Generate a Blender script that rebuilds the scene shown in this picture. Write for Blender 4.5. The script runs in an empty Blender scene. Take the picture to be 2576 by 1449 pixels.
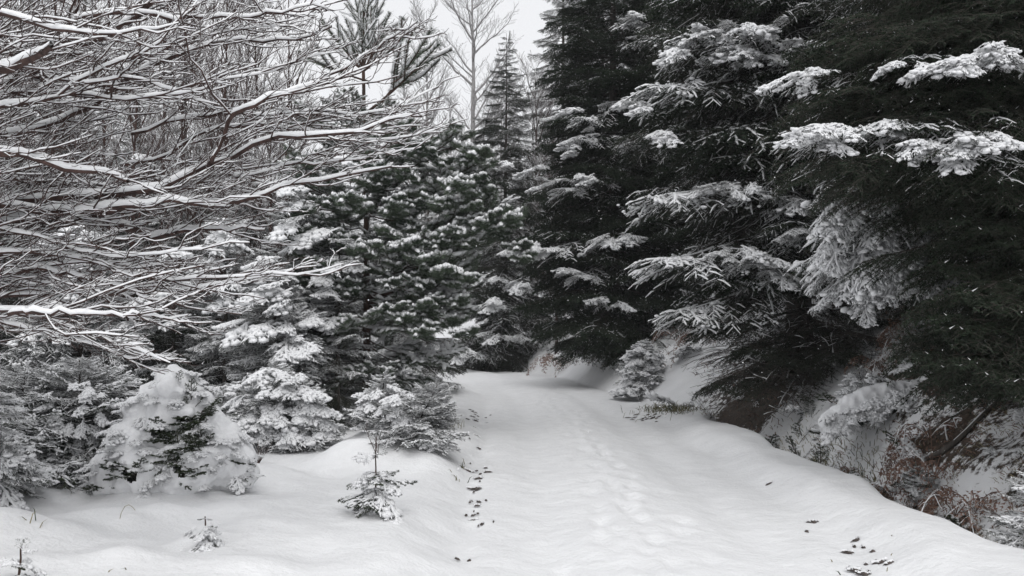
import bpy, math, random
import numpy as np
from mathutils import Matrix, Vector, Euler

# ------------------------------------------------------------------ camera, sky, sun, exposure
scene = bpy.context.scene
col = scene.collection
EYE = 1.6
FD = 2231.0            # focal length in units of a 2576 x 1449 picture
PITCH = math.atan(105.5 / FD)
cam_d = bpy.data.cameras.new("camera")
cam_d.sensor_width = 36.0
cam_d.lens = 36.0 * FD / 2576.0
cam_d.clip_start = 0.05
cam_d.clip_end = 2000
cam = bpy.data.objects.new("camera", cam_d)
col.objects.link(cam)
cam.location = (0, 0, EYE)
cam.rotation_euler = (math.pi / 2 + PITCH, 0, 0)
scene.camera = cam

SUN_EL, SUN_ROT = math.radians(52), math.radians(176)
world = bpy.data.worlds.new("World")
scene.world = world
world.use_nodes = True
nt = world.node_tree
nt.nodes.clear()
sky = nt.nodes.new("ShaderNodeTexSky")
sky.sky_type = 'NISHITA'
sky.sun_disc = False
sky.sun_elevation = SUN_EL
sky.sun_rotation = SUN_ROT
sky.air_density = 1.0
sky.dust_density = 6.0
sky.ozone_density = 1.0
hs = nt.nodes.new("ShaderNodeHueSaturation")
hs.inputs['Saturation'].default_value = 0.06
mxw = nt.nodes.new("ShaderNodeMix"); mxw.data_type = 'RGBA'       # a closed cloud layer evens the sky out
mxw.inputs[0].default_value = 0.72
mxw.inputs[7].default_value = (9.6, 9.7, 10.0, 1)
bg = nt.nodes.new("ShaderNodeBackground")
bg.inputs['Strength'].default_value = 0.112
wo = nt.nodes.new("ShaderNodeOutputWorld")
nt.links.new(sky.outputs[0], hs.inputs['Color'])
nt.links.new(hs.outputs[0], mxw.inputs[6])
nt.links.new(mxw.outputs[2], bg.inputs['Color'])
nt.links.new(bg.outputs[0], wo.inputs['Surface'])

sun_d = bpy.data.lights.new("sun", 'SUN')
sun_d.energy = 0.9
sun_d.angle = math.radians(50)
sun_d.color = (1.0, 0.985, 0.96)
sun = bpy.data.objects.new("sun", sun_d)
col.objects.link(sun)
sun.rotation_euler = (math.pi / 2 - SUN_EL, 0, -SUN_ROT + math.pi)

scene.view_settings.view_transform = 'Standard'
scene.view_settings.look = 'None'
scene.view_settings.exposure = 0.04
scene.view_settings.gamma = 1.0
scene.view_settings.use_curve_mapping = False
scene.render.engine = 'CYCLES'
cy = scene.cycles
cy.max_bounces = 5
cy.diffuse_bounces = 2
cy.glossy_bounces = 1
cy.transmission_bounces = 1
cy.volume_bounces = 2
cy.transparent_max_bounces = 4
cy.use_denoising = True
cy.use_adaptive_sampling = True
cy.adaptive_threshold = 0.02

def P(u, v, d):
    """world point that lies d metres ahead of the lens, at u, v of the 2576 x 1449 picture"""
    a, b = (u - 1288) / FD, (724.5 - v) / FD
    c, s = math.cos(PITCH), math.sin(PITCH)
    dy, dz = c - b * s, s + b * c
    k = d / dy
    return np.array([a * k, d, EYE + dz * k])

# ------------------------------------------------------------------ noise
def _h(ix, iy, iz, seed):
    n = (ix.astype(np.int64) * 73856093) ^ (iy.astype(np.int64) * 19349663) ^ (iz.astype(np.int64) * 83492791) ^ (seed * 2654435)
    n = (n ^ (n >> 13)) * 1274126177
    n = n & 0x7fffffff
    n = (n ^ (n >> 16))
    return (n & 0xffff) / 65535.0
def vnoise(x, y, z=0.0, seed=1):
    x = np.asarray(x, float); y = np.asarray(y, float) + 0 * x; z = np.asarray(z, float) + 0 * x
    ix, iy, iz = np.floor(x), np.floor(y), np.floor(z)
    fx, fy, fz = x - ix, y - iy, z - iz
    fx = fx * fx * (3 - 2 * fx); fy = fy * fy * (3 - 2 * fy); fz = fz * fz * (3 - 2 * fz)
    r = 0
    for a in (0, 1):
        wa = fx if a else 1 - fx
        for b in (0, 1):
            wb = fy if b else 1 - fy
            for c in (0, 1):
                wc = fz if c else 1 - fz
                r = r + wa * wb * wc * _h(ix + a, iy + b, iz + c, seed)
    return r * 2 - 1
def fbm(x, y, z=0.0, o=3, seed=1):
    r, a = 0, 1.0
    for i in range(o):
        k = 2.03 ** i
        r = r + a * vnoise(np.asarray(x) * k, np.asarray(y) * k, np.asarray(z) * k, seed + i)
        a *= 0.5
    return r
def sstep(a, b, x):
    t = np.clip((np.asarray(x, float) - a) / (b - a), 0, 1)
    return t * t * (3 - 2 * t)

# ------------------------------------------------------------------ lie of the land
def xc(y):
    y = np.asarray(y, float)
    return 1.05 - 0.0072 * np.clip(y - 15, 0, 60) ** 2
def xcd(y):
    return -0.0144 * np.clip(np.asarray(y, float) - 15, 0, 60)
BUMPS = []   # x, y, radius x, radius y, height
def soff(x, y):
    return (x - xc(y)) / np.sqrt(1 + xcd(y) ** 2)
def zg(x, y):
    x = np.asarray(x, float); y = np.asarray(y, float)
    s = soff(x, y)
    near = 1 - sstep(14, 21, y)
    n1 = fbm(x * 1.1, y * 1.1, 0, 3, 3)
    n2 = fbm(x * 0.35, y * 0.35, 0, 2, 9)
    z = 0.012 * fbm(x * 2.2, y * 1.0, 0, 2, 5)
    z = z + 0.035 * np.exp(-(s / 0.55) ** 2)                           # crown between the wheel tracks
    # left verge and forest floor
    w = 0.10 * vnoise(x * 0 + 3, y * 0.7, 0, 21) + 0.05 * vnoise(x * 0 + 3, y * 2.3, 0, 22)
    L = sstep(1.42 + w, 2.0 + w, -s)
    z = z + L * (0.12 + 0.05 * n1) + sstep(2.2, 6, -s) * (0.12 + 0.08 * n1) + sstep(4, 14, -s) * (0.35 + 0.2 * n2)
    z = z - 0.03 * np.exp(-((s + 1.45 + w) / 0.10) ** 2) * near
    # right berm, ditch and bank
    wr = 0.16 * vnoise(x * 0 + 8, y * 0.55, 0, 31) + 0.06 * vnoise(x * 0 + 8, y * 1.9, 0, 32)
    berm = sstep(1.30, 1.85, s + wr) * (1 - sstep(2.30 + wr, 2.62 + wr, s))
    z = z + berm * (0.17 + 0.03 * n1) * near
    ditch = sstep(2.30 + wr, 2.75 + wr, s) * (1 - sstep(2.9, 3.5, s))
    z = z - ditch * 0.22 * near
    foot = 3.0 - 1.1 * (1 - near)
    bank = np.clip(s - foot, 0, None)
    hb = 3.4 * (1 - np.exp(-bank * 0.82 / 3.4 * 1.15)) + 0.06 * bank
    z = z + hb + sstep(foot, foot + 0.8, s) * (0.16 * n1 + 0.12 * n2) * np.clip(bank, 0, 1)
    far = sstep(34, 50, y)
    z = z * (1 - 0.0 * far) + far * sstep(-1, 3, s + 3) * 0.6
    for bx, by, rx, ry, h in BUMPS:
        z = z + h * np.exp(-((x - bx) / rx) ** 2 - ((y - by) / ry) ** 2)
    return z
def GV(u, v, d0=3.0, d1=80.0):
    """where the sight line through u, v meets the ground"""
    ds = np.exp(np.linspace(math.log(d0), math.log(d1), 900))
    a, b = (u - 1288) / FD, (724.5 - v) / FD
    c, s = math.cos(PITCH), math.sin(PITCH)
    k = ds / (c - b * s)
    x = a * k; z = EYE + (s + b * c) * k
    g = zg(x, ds)
    hit = np.nonzero(z < g)[0]
    i = hit[0] if len(hit) else len(ds) - 1
    return np.array([x[i], ds[i], float(g[i])])
for (u, v, rx, ry, h) in [(1010, 1130, .55, .55, .28), (900, 1150, .4, .35, .18), (1090, 1170, .3, .35, .10),
                          (880, 1265, .13, .16, .09), (960, 1290, .17, .13, .05), (330, 1330, .14, .10, .09), (410, 1290, .17, .12, .08), (500, 1365, .2, .12, .07),
                          (250, 1300, .35, .25, .07), (310, 1400, .20, .12, .06), (640, 1200, .4, .3, .10), (430, 1225, .95, .45, .10), (760, 1130, .4, .4, .14),
                          (120, 1330, .5, .3, .07), (700, 1430, .6, .2, .05), (1160, 990, .5, 1.2, .12),
                          (2420, 1270, .55, .5, .10), (2280, 1235, .35, .4, .05), (1240, 918, .9, 1.4, .22), (1120, 895, 1.6, 2.0, .55),
                          (1400, 960, .9, 1.3, .10), (2200, 1045, .55, .5, .22), (2130, 1075, .35, .4, .14), (2300, 1010, .5, .5, .2), (1010, 1090, .5, .5, .14)]:
    p = GV(u, v)
    BUMPS.append((p[0], p[1], rx, ry, h))

# ------------------------------------------------------------------ materials
def mat(name, build):
    m = bpy.data.materials.new(name); m.use_nodes = True
    t = m.node_tree; t.nodes.clear()
    o = t.nodes.new("ShaderNodeOutputMaterial")
    b = t.nodes.new("ShaderNodeBsdfPrincipled")
    t.links.new(b.outputs[0], o.inputs['Surface'])
    build(t, b)
    return m
def nz(t, scale, detail=3, co=None, rough=0.6):
    n = t.nodes.new("ShaderNodeTexNoise"); n.inputs['Scale'].default_value = scale
    n.inputs['Detail'].default_value = detail; n.inputs['Roughness'].default_value = rough
    if co is None:
        tc = t.nodes.new("ShaderNodeTexCoord"); co = tc.outputs['Object']
    t.links.new(co, n.inputs['Vector'])
    return n.outputs['Fac']
def ramp(t, fac, stops):
    r = t.nodes.new("ShaderNodeValToRGB")
    while len(r.color_ramp.elements) < len(stops): r.color_ramp.elements.new(0.5)
    for e, (p, c) in zip(r.color_ramp.elements, stops):
        e.position = p; e.color = (*c, 1) if len(c) == 3 else c
    t.links.new(fac, r.inputs['Fac'])
    return r.outputs['Color']
def bump(t, b, h, strength, dist):
    n = t.nodes.new("ShaderNodeBump"); n.inputs['Strength'].default_value = strength
    n.inputs['Distance'].default_value = dist
    t.links.new(h, n.inputs['Height']); t.links.new(n.outputs[0], b.inputs['Normal'])
SNOW_C = (0.84, 0.845, 0.86)
def b_snow(t, b):
    f = nz(t, 30, 4)
    t.links.new(ramp(t, f, [(0.3, (0.79, 0.795, 0.81)), (0.7, (0.88, 0.885, 0.895))]), b.inputs['Base Color'])
    b.inputs['Roughness'].default_value = 0.75
    b.inputs['Specular IOR Level'].default_value = 0.25
    bump(t, b, nz(t, 60, 4), 0.5, 0.01)
def b_needle(c0, c1):
    def f(t, b):
        oi = t.nodes.new("ShaderNodeObjectInfo")
        n = nz(t, 9, 2)
        a = t.nodes.new("ShaderNodeMath"); a.operation = 'MULTIPLY_ADD'
        t.links.new(oi.outputs['Random'], a.inputs[0]); a.inputs[1].default_value = 0.5
        t.links.new(n, a.inputs[2])
        t.links.new(ramp(t, a.outputs[0], [(0.35, c0), (0.95, c1)]), b.inputs['Base Color'])
        b.inputs['Roughness'].default_value = 0.6
        b.inputs['Specular IOR Level'].default_value = 0.3
    return f
def b_bark(c0, c1, sc=14, st=0.8):
    def f(t, b):
        tc = t.nodes.new("ShaderNodeTexCoord"); mp = t.nodes.new("ShaderNodeMapping")
        mp.inputs['Scale'].default_value = (1, 1, 0.25)
        t.links.new(tc.outputs['Object'], mp.inputs['Vector'])
        n = nz(t, sc, 5, mp.outputs[0], 0.7)
        t.links.new(ramp(t, n, [(0.35, c0), (0.68, c1)]), b.inputs['Base Color'])
        b.inputs['Roughness'].default_value = 0.85
        bump(t, b, n, st, 0.02)
    return f
M = {}
M['snow'] = mat('snow', b_snow)
M['spruce'] = mat('spruce_needles', b_needle((0.006, 0.012, 0.006), (0.019, 0.032, 0.016)))
M['deep'] = mat('deep_green_needles', b_needle((0.004, 0.011, 0.004), (0.014, 0.030, 0.012)))
M['green'] = mat('fresh_needles', b_needle((0.016, 0.028, 0.012), (0.046, 0.066, 0.028)))
M['pine'] = mat('pine_needles', b_needle((0.036, 0.052, 0.036), (0.095, 0.125, 0.085)))
M['bark'] = mat('grey_bark', b_bark((0.030, 0.025, 0.021), (0.11, 0.095, 0.082)))
M['twig'] = mat('beech_twig', b_bark((0.020, 0.010, 0.008), (0.085, 0.046, 0.038), 20, 0.4))
M['pinebark'] = mat('pine_bark', b_bark((0.020, 0.011, 0.008), (0.095, 0.050, 0.034)))
M['frost_haze'] = mat('frost_haze_bark', b_bark((0.16, 0.15, 0.15), (0.36, 0.35, 0.35)))  # rimed bark, its colour also paled to imitate haze on the far trees
M['fern'] = mat('dead_bracken', b_needle((0.11, 0.065, 0.048), (0.24, 0.145, 0.108)))
M['grass'] = mat('withered_grass', b_needle((0.10, 0.095, 0.045), (0.30, 0.26, 0.16)))
M['earth'] = mat('wet_earth', b_bark((0.022, 0.017, 0.015), (0.13, 0.105, 0.095), 30, 1.0))
M['flake'] = mat('snowflake', b_snow)
def b_ground(t, b):
    at = t.nodes.new("ShaderNodeAttribute"); at.attribute_name = 'litter'
    n = nz(t, 9, 6, None, 0.7)
    a = t.nodes.new("ShaderNodeMath"); a.operation = 'ADD'
    t.links.new(at.outputs['Fac'], a.inputs[0]); t.links.new(n, a.inputs[1])
    r = ramp(t, a.outputs[0], [(0.98, (0, 0, 0)), (1.0, (1, 1, 1))])
    r.node.color_ramp.elements[0].position = 0.90
    snowc = ramp(t, nz(t, 3, 4), [(0.3, (0.80, 0.805, 0.815)), (0.7, (0.87, 0.875, 0.885))])
    dirt = ramp(t, nz(t, 22, 5), [(0.3, (0.018, 0.014, 0.010)), (0.55, (0.06, 0.042, 0.03)), (0.75, (0.12, 0.075, 0.05))])
    m = t.nodes.new("ShaderNodeMix"); m.data_type = 'RGBA'
    t.links.new(r, m.inputs[0]); t.links.new(snowc, m.inputs[6]); t.links.new(dirt, m.inputs[7])
    t.links.new(m.outputs[2], b.inputs['Base Color'])
    b.inputs['Roughness'].default_value = 0.7
    b.inputs['Specular IOR Level'].default_value = 0.25
    h1 = nz(t, 5, 3); h2 = nz(t, 45, 4)
    ad = t.nodes.new("ShaderNodeMath"); ad.operation = 'MULTIPLY_ADD'
    t.links.new(h2, ad.inputs[0]); ad.inputs[1].default_value = 0.22; t.links.new(h1, ad.inputs[2])
    bump(t, b, ad.outputs[0], 0.8, 0.035)
M['ground'] = mat('snow_cover', b_ground)

# ------------------------------------------------------------------ mesh building, all in numpy
class Buf:
    def __init__(s): s.V = []; s.n = 0; s.F = []     # F: (faces array k x 3|4, material name)
    def verts(s, V):
        i = s.n; V = np.asarray(V, float).reshape(-1, 3); s.V.append(V); s.n += len(V); return i
    def faces(s, F, m): s.F.append((np.asarray(F, np.int64), m))
    def tubes(s, Pt, R, k, m, cap=False):
        Pt = np.asarray(Pt, float)
        if Pt.ndim == 2: Pt = Pt[None]; R = np.asarray(R)[None]
        Mn, N, _ = Pt.shape
        if Mn == 0: return
        R = np.broadcast_to(R, (Mn, N))
        t = np.gradient(Pt, axis=1); t /= np.linalg.norm(t, axis=2, keepdims=True) + 1e-9
        ref = np.zeros((Mn, 1, 3)); mt = t.mean(axis=1)
        vert = np.abs(mt[:, 2]) > 0.8
        ref[vert, 0] = (1, 0, 0); ref[~vert, 0] = (0, 0, 1)
        a = np.cross(t, ref); a /= np.linalg.norm(a, axis=2, keepdims=True) + 1e-9
        b = np.cross(a, t)
        th = np.arange(k) * 2 * math.pi / k
        V = Pt[:, :, None] + R[:, :, None, None] * (a[:, :, None] * np.cos(th)[None, None, :, None] + b[:, :, None] * np.sin(th)[None, None, :, None])
        i0 = s.verts(V)
        s._ring(i0, Mn, N, k, m)
    def _ring(s, i0, Mn, N, k, m):
        q = np.arange(k); q2 = (q + 1) % k
        base = i0 + (np.arange(Mn)[:, None, None] * N + np.arange(N - 1)[None, :, None]) * k
        F = np.stack([base + q, base + q2, base + q2 + k, base + q + k], axis=-1).reshape(-1, 4)
        s.faces(F, m)
    def ridges(s, Pt, Wd, Ht, off, m, k=6):
        """snow lying along the top of twigs: Pt M x N x 3, half width, height, lift"""
        Pt = np.asarray(Pt, float)
        if Pt.ndim == 2: Pt = Pt[None]; Wd = np.asarray(Wd)[None]; Ht = np.asarray(Ht)[None]
        Mn, N, _ = Pt.shape
        if Mn == 0: return
        t = np.gradient(Pt, axis=1); t /= np.linalg.norm(t, axis=2, keepdims=True) + 1e-9
        up = np.zeros_like(t); up[..., 2] = 1
        a = np.cross(t, up); ln = np.linalg.norm(a, axis=2, keepdims=True)
        flat = np.clip(ln[..., 0], 0.0, 1)
        a = np.where(ln > 0.05, a / (ln + 1e-9), np.array([1.0, 0, 0]))
        Wd = np.broadcast_to(Wd, (Mn, N)) * (0.35 + 0.65 * flat); Ht = np.broadcast_to(Ht, (Mn, N)) * (0.3 + 0.7 * flat)
        if k == 6: ring = [(1, -.15), (.72, .62), (0, 1), (-.72, .62), (-1, -.15), (0, -.35)]
        elif k == 4: ring = [(1, -.1), (.0, 1), (-1, -.1), (0, -.35)]
        else: ring = [(1, -.2), (.8, .5), (.35, .93), (-.35, .93), (-.8, .5), (-1, -.2), (-.4, -.4), (.4, -.4)]
        ring = np.array(ring); k = len(ring)
        off = np.broadcast_to(off, (Mn, N))
        V = Pt[:, :, None] + up[:, :, None] * off[:, :, None, None] + a[:, :, None] * (Wd[:, :, None, None] * ring[None, None, :, 0:1]) + up[:, :, None] * (Ht[:, :, None, None] * ring[None, None, :, 1:2])
        i0 = s.verts(V)
        s._ring(i0, Mn, N, k, m)
    def needles(s, A, B, cnt, ln, wd, rng, m, fwd=0.6, msnow=None, psnow=0.0):
        """cnt thin triangles around each shoot A->B"""
        A = np.asarray(A, float); B = np.asarray(B, float); K = len(A)
        if K == 0: return
        A = np.repeat(A, cnt, 0); B = np.repeat(B, cnt, 0); n = len(A)
        t = rng.random((n, 1)); ax = B - A; ax /= np.linalg.norm(ax, axis=1, keepdims=True) + 1e-9
        r = rng.normal(size=(n, 3)); r -= (r * ax).sum(1, keepdims=True) * ax; r /= np.linalg.norm(r, axis=1, keepdims=True) + 1e-9
        r[:, 2] *= 0.8
        d = r + ax * fwd * rng.uniform(0.6, 1.4, (n, 1)); d /= np.linalg.norm(d, axis=1, keepdims=True)
        w = np.cross(d, rng.normal(size=(n, 3))); w /= np.linalg.norm(w, axis=1, keepdims=True) + 1e-9
        p = A + (B - A) * t
        L = ln * rng.uniform(0.7, 1.15, (n, 1))
        V = np.stack([p - w * wd * .5, p + w * wd * .5, p + d * L], axis=1)
        i0 = s.verts(V)
        F = i0 + np.arange(n * 3).reshape(n, 3)
        if msnow:
            top = (d[:, 2] > 0.35) & (rng.random(n) < psnow)
            s.faces(F[~top], m); s.faces(F[top], msnow)
        else: s.faces(F, m)
    def blobs(s, C, S, rng, m, amp=0.25, ico=None):
        """lumps; C n x 3 centres, S n x 3 radii"""
        tv, tf = ico or ICO
        C = np.asarray(C, float).reshape(-1, 3); S = np.asarray(S, float).reshape(-1, 3)
        if len(C) == 0: return
        o = rng.random((len(C), 1, 1)) * 50
        q = tv[None] * 1.6 + o
        d = 1 + amp * vnoise(q[..., 0], q[..., 1], q[..., 2], 7)
        V = C[:, None] + tv[None] * d[..., None] * S[:, None]
        i0 = s.verts(V)
        F = (tf[None] + (i0 + np.arange(len(C)) * len(tv))[:, None, None]).reshape(-1, 3)
        s.faces(F, m)
    def merge(s, o, mx):
        """append another buffer moved by a 4 x 4 matrix"""
        V = np.concatenate(o.V); mx = np.array(mx)
        i0 = s.verts(V @ mx[:3, :3].T + mx[:3, 3])
        for F, m in o.F: s.faces(F + i0, m)
    def mesh(s, name, smooth=True):
        me = bpy.data.meshes.new(name)
        V = np.concatenate(s.V) if s.V else np.zeros((0, 3))
        names = []
        for F, m in s.F:
            if m not in names: names.append(m)
        for n in names: me.materials.append(M[n])
        loops = np.concatenate([F.reshape(-1) for F, _ in s.F])
        tot = np.concatenate([np.full(len(F), F.shape[1]) for F, _ in s.F])
        mi = np.concatenate([np.full(len(F), names.index(m)) for F, m in s.F])
        me.vertices.add(len(V)); me.vertices.foreach_set('co', V.astype(np.float32).ravel())
        me.loops.add(len(loops)); me.loops.foreach_set('vertex_index', loops.astype(np.int32))
        me.polygons.add(len(tot))
        st = np.concatenate([[0], np.cumsum(tot)[:-1]])
        me.polygons.foreach_set('loop_start', st.astype(np.int32))
        me.polygons.foreach_set('loop_total', tot.astype(np.int32))
        me.polygons.foreach_set('material_index', mi.astype(np.int32))
        me.polygons.foreach_set('use_smooth', np.full(len(tot), smooth))
        me.update()
        return me
def _ico(sub):
    import bmesh
    bm = bmesh.new(); bmesh.ops.create_icosphere(bm, subdivisions=sub, radius=1)
    v = np.array([x.co[:] for x in bm.verts]); f = np.array([[q.index for q in x.verts] for x in bm.faces]); bm.free()
    return v, f
ICO = _ico(2); ICO1 = _ico(1)

def spawn(rng, Pt, cnt, t0, t1, Lf, ang, elev, N, fcurl=0.0, zcurl=0.0, radial=False, jit=0.6, wob=0.02, keep=None, one=0):
    """child curves off parent curves Pt (M x K x 3)"""
    Pt = np.asarray(Pt, float); Mn, K, _ = Pt.shape
    tt = (np.arange(cnt) + 0.5) / cnt
    t = t0 + (t1 - t0) * (tt[None] + rng.uniform(-.5, .5, (Mn, cnt)) * jit / cnt)
    f = t * (K - 1); i = np.clip(f.astype(int), 0, K - 2); w = (f - i)[..., None]
    mi = np.arange(Mn)[:, None]
    base = Pt[mi, i] * (1 - w) + Pt[mi, i + 1] * w
    tan = Pt[mi, i + 1] - Pt[mi, i]; tan = tan / (np.linalg.norm(tan, axis=2, keepdims=True) + 1e-9)
    pl = np.linalg.norm(Pt[:, -1] - Pt[:, 0], axis=1)
    up = np.array([0, 0, 1.0])
    if radial:
        r = rng.normal(size=tan.shape); r -= (r * tan).sum(2, keepdims=True) * tan
        lat = r / (np.linalg.norm(r, axis=2, keepdims=True) + 1e-9)
    else:
        lat = np.cross(tan, up); n = np.linalg.norm(lat, axis=2, keepdims=True)
        rr = rng.normal(size=tan.shape)
        lat = np.where(n > 0.12, lat / (n + 1e-9), rr / (np.linalg.norm(rr, axis=2, keepdims=True) + 1e-9))
        sg = np.where((np.arange(cnt)[None] + rng.integers(0, 2, (Mn, 1))) % 2 == 0, 1.0, -1.0)
        if one: sg = np.full_like(sg, one)
        lat = lat * sg[..., None]
    a = rng.uniform(ang[0], ang[1], (Mn, cnt, 1))
    e = rng.uniform(elev[0], elev[1], (Mn, cnt, 1))
    d = tan * np.cos(a) + lat * np.sin(a) + up * e; d /= np.linalg.norm(d, axis=2, keepdims=True)
    L = Lf(t) * pl[:, None] * rng.uniform(.72, 1.2, (Mn, cnt))
    sp = np.linspace(0, 1, N)[None, None, :, None]
    C = base[:, :, None] + L[..., None, None] * (d[:, :, None] * sp + tan[:, :, None] * fcurl * sp ** 2 + up * zcurl * sp ** 2)
    ph = rng.uniform(0, 6.28, (Mn, cnt, 1, 3)); fq = rng.uniform(2.0, 6.5, (Mn, cnt, 1, 3))
    nw = (np.sin(sp * fq + ph) - np.sin(ph)) * wob * 1.5 * L[..., None, None] + rng.normal(size=(Mn, cnt, N, 3)) * wob * .35 * L[..., None, None] * np.minimum(sp * 3, 1)
    C = (C + nw).reshape(-1, N, 3); L = L.reshape(-1); t = t.reshape(-1)
    if keep is not None:
        k = rng.random(len(L)) < np.repeat(np.clip(pl / keep, 0.15, 1), cnt)
        C, L, t = C[k], L[k], t[k]
    return C, L, t

# ------------------------------------------------------------------ objects
def obj(name, data, parent=None, loc=None, **kw):
    o = bpy.data.objects.new(name, data); col.objects.link(o)
    if parent: o.parent = parent
    if loc is not None: o.location = loc
    for k, v in kw.items(): o[k] = v
    return o
def thing(name, label, cat, loc=(0, 0, 0), rz=0.0, group=None):
    o = obj(name, None, None, tuple(float(c) for c in loc), label=label, category=cat)
    o.empty_display_size = 0.2
    o.rotation_euler = (0, 0, rz)
    if group: o['group'] = group
    return o

# ------------------------------------------------------------------ ground sheet
def axis(lo, hi, c, w, n, far):
    """n samples dense around c, spreading out to lo and hi"""
    u = np.linspace(-1, 1, n)
    k = 6.5
    s = np.sinh(k * u) / math.sinh(k)
    return np.where(s < 0, c + s * (c - lo), c + s * (hi - c))
gx = np.unique(np.concatenate([np.linspace(-7.5, 7.5, 300), -7.5 - np.cumsum(0.05 * 1.06 ** np.arange(95)), 7.5 + np.cumsum(0.05 * 1.06 ** np.arange(95))]))
gy = np.concatenate([-np.cumsum(0.2 * 1.12 ** np.arange(42))[::-1] + 1.0, 1.0 + np.cumsum(np.clip(0.0078 * (1.0 + np.cumsum(np.full(390, 0.0))), .03, 1) * 0 + 0.030 * 1.0092 ** np.arange(390)), ])
ylast = gy[-1]
gy = np.concatenate([gy, ylast + np.cumsum(1.0 * 1.13 ** np.arange(28))])
X, Y = np.meshgrid(gx, gy)
Z = zg(X, Y)
S = soff(X, Y)
# footprints up the middle and faint wheel ruts
rngg = np.random.default_rng(4)
for (u0, v0, u1, v1, n, sd) in [(1760, 1440, 1370, 1000, 46, .10), (1560, 1440, 1500, 1120, 20, .16), (1640, 1449, 1440, 1030, 34, .12)]:
    a, b_ = GV(u0, v0), GV(u1, v1)
    for i in range(n):
        t = (i + 0.5) / n
        cx = a[0] + (b_[0] - a[0]) * t + rngg.normal() * sd * .6 + (0.11 if i % 2 else -0.11)
        cyy = a[1] + (b_[1] - a[1]) * t + rngg.normal() * .12
        dx = (X - cx) / 0.075; dy = (Y - cyy) / 0.17
        q = dx * dx + dy * dy
        Z = Z - rngg.uniform(.010, .026) * np.exp(-q ** 1.5) + 0.008 * np.exp(-(np.sqrt(q) - 1.5) ** 2 * 4)
near = np.exp(-((Y - 8) / 14) ** 2)
for sc in (-0.78, 0.8):
    Z = Z - 0.046 * np.exp(-((S - sc) / 0.24) ** 2) * np.clip(near + .4, 0, 1)
Z = Z + 0.006 * np.clip(near * 2, 0, 1) * fbm(X * 5, Y * 4.0, 0, 3, 77) * (np.abs(S) < 1.3)
Z = Z + 0.030 * np.clip(vnoise(X * 4.0, Y * 4.2, 0, 78), -.3, 1) * np.exp(-((S + 1.5) / .25) ** 2) * (1 - sstep(16, 22, Y))
Z = Z + 0.022 * vnoise(X * 2.6, Y * 2.2, 0, 79) * sstep(1.6, 2.2, -S)
# litter: how much the bank is sheltered from snow by the spruces
lit = sstep(2.9, 3.5, S) * (1 - sstep(11.5, 14.5, Y)) * 0.53 * sstep(2, 4, Y)
lit = np.maximum(lit, np.exp(-((S - 2.85) / 0.35) ** 2) * 0.50 * (1 - sstep(11, 15, Y)))
lit = np.maximum(lit, 0.60 * np.exp(-((X - 4.2) / 2.2) ** 2 - ((Y - 16) / 2.2) ** 2) * sstep(2.4, 2.9, S))
lit = np.maximum(lit, 0.62 * np.exp(-((X - 3.6) / 2.0) ** 2 - ((Y - 27) / 2.4) ** 2) * sstep(1.9, 2.6, S))
lit = np.maximum(lit, 0.60 * sstep(5.0, 8.5, -S) * sstep(8.5, 11, Y))
lit = lit + .09 * sstep(3.0, 3.6, S) * (1 - sstep(6.5, 9, Y)) * sstep(2, 4, Y)
lit = lit + 0.14 * fbm(X * 1.6, Y * 1.6, 0, 3, 15) * (lit > .05)
ny, nx = X.shape
b = Buf(); b.verts(np.stack([X, Y, Z], -1))
ii = (np.arange(ny - 1)[:, None] * nx + np.arange(nx - 1)[None]).ravel()
b.faces(np.stack([ii, ii + 1, ii + 1 + nx, ii + nx], 1), 'ground')
me = b.mesh('snowy_ground')
at = me.attributes.new('litter', 'FLOAT', 'POINT'); at.data.foreach_set('value', np.clip(lit, 0, 1).astype(np.float32).ravel())
ground = obj('snowy_ground', me, kind='structure')

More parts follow.
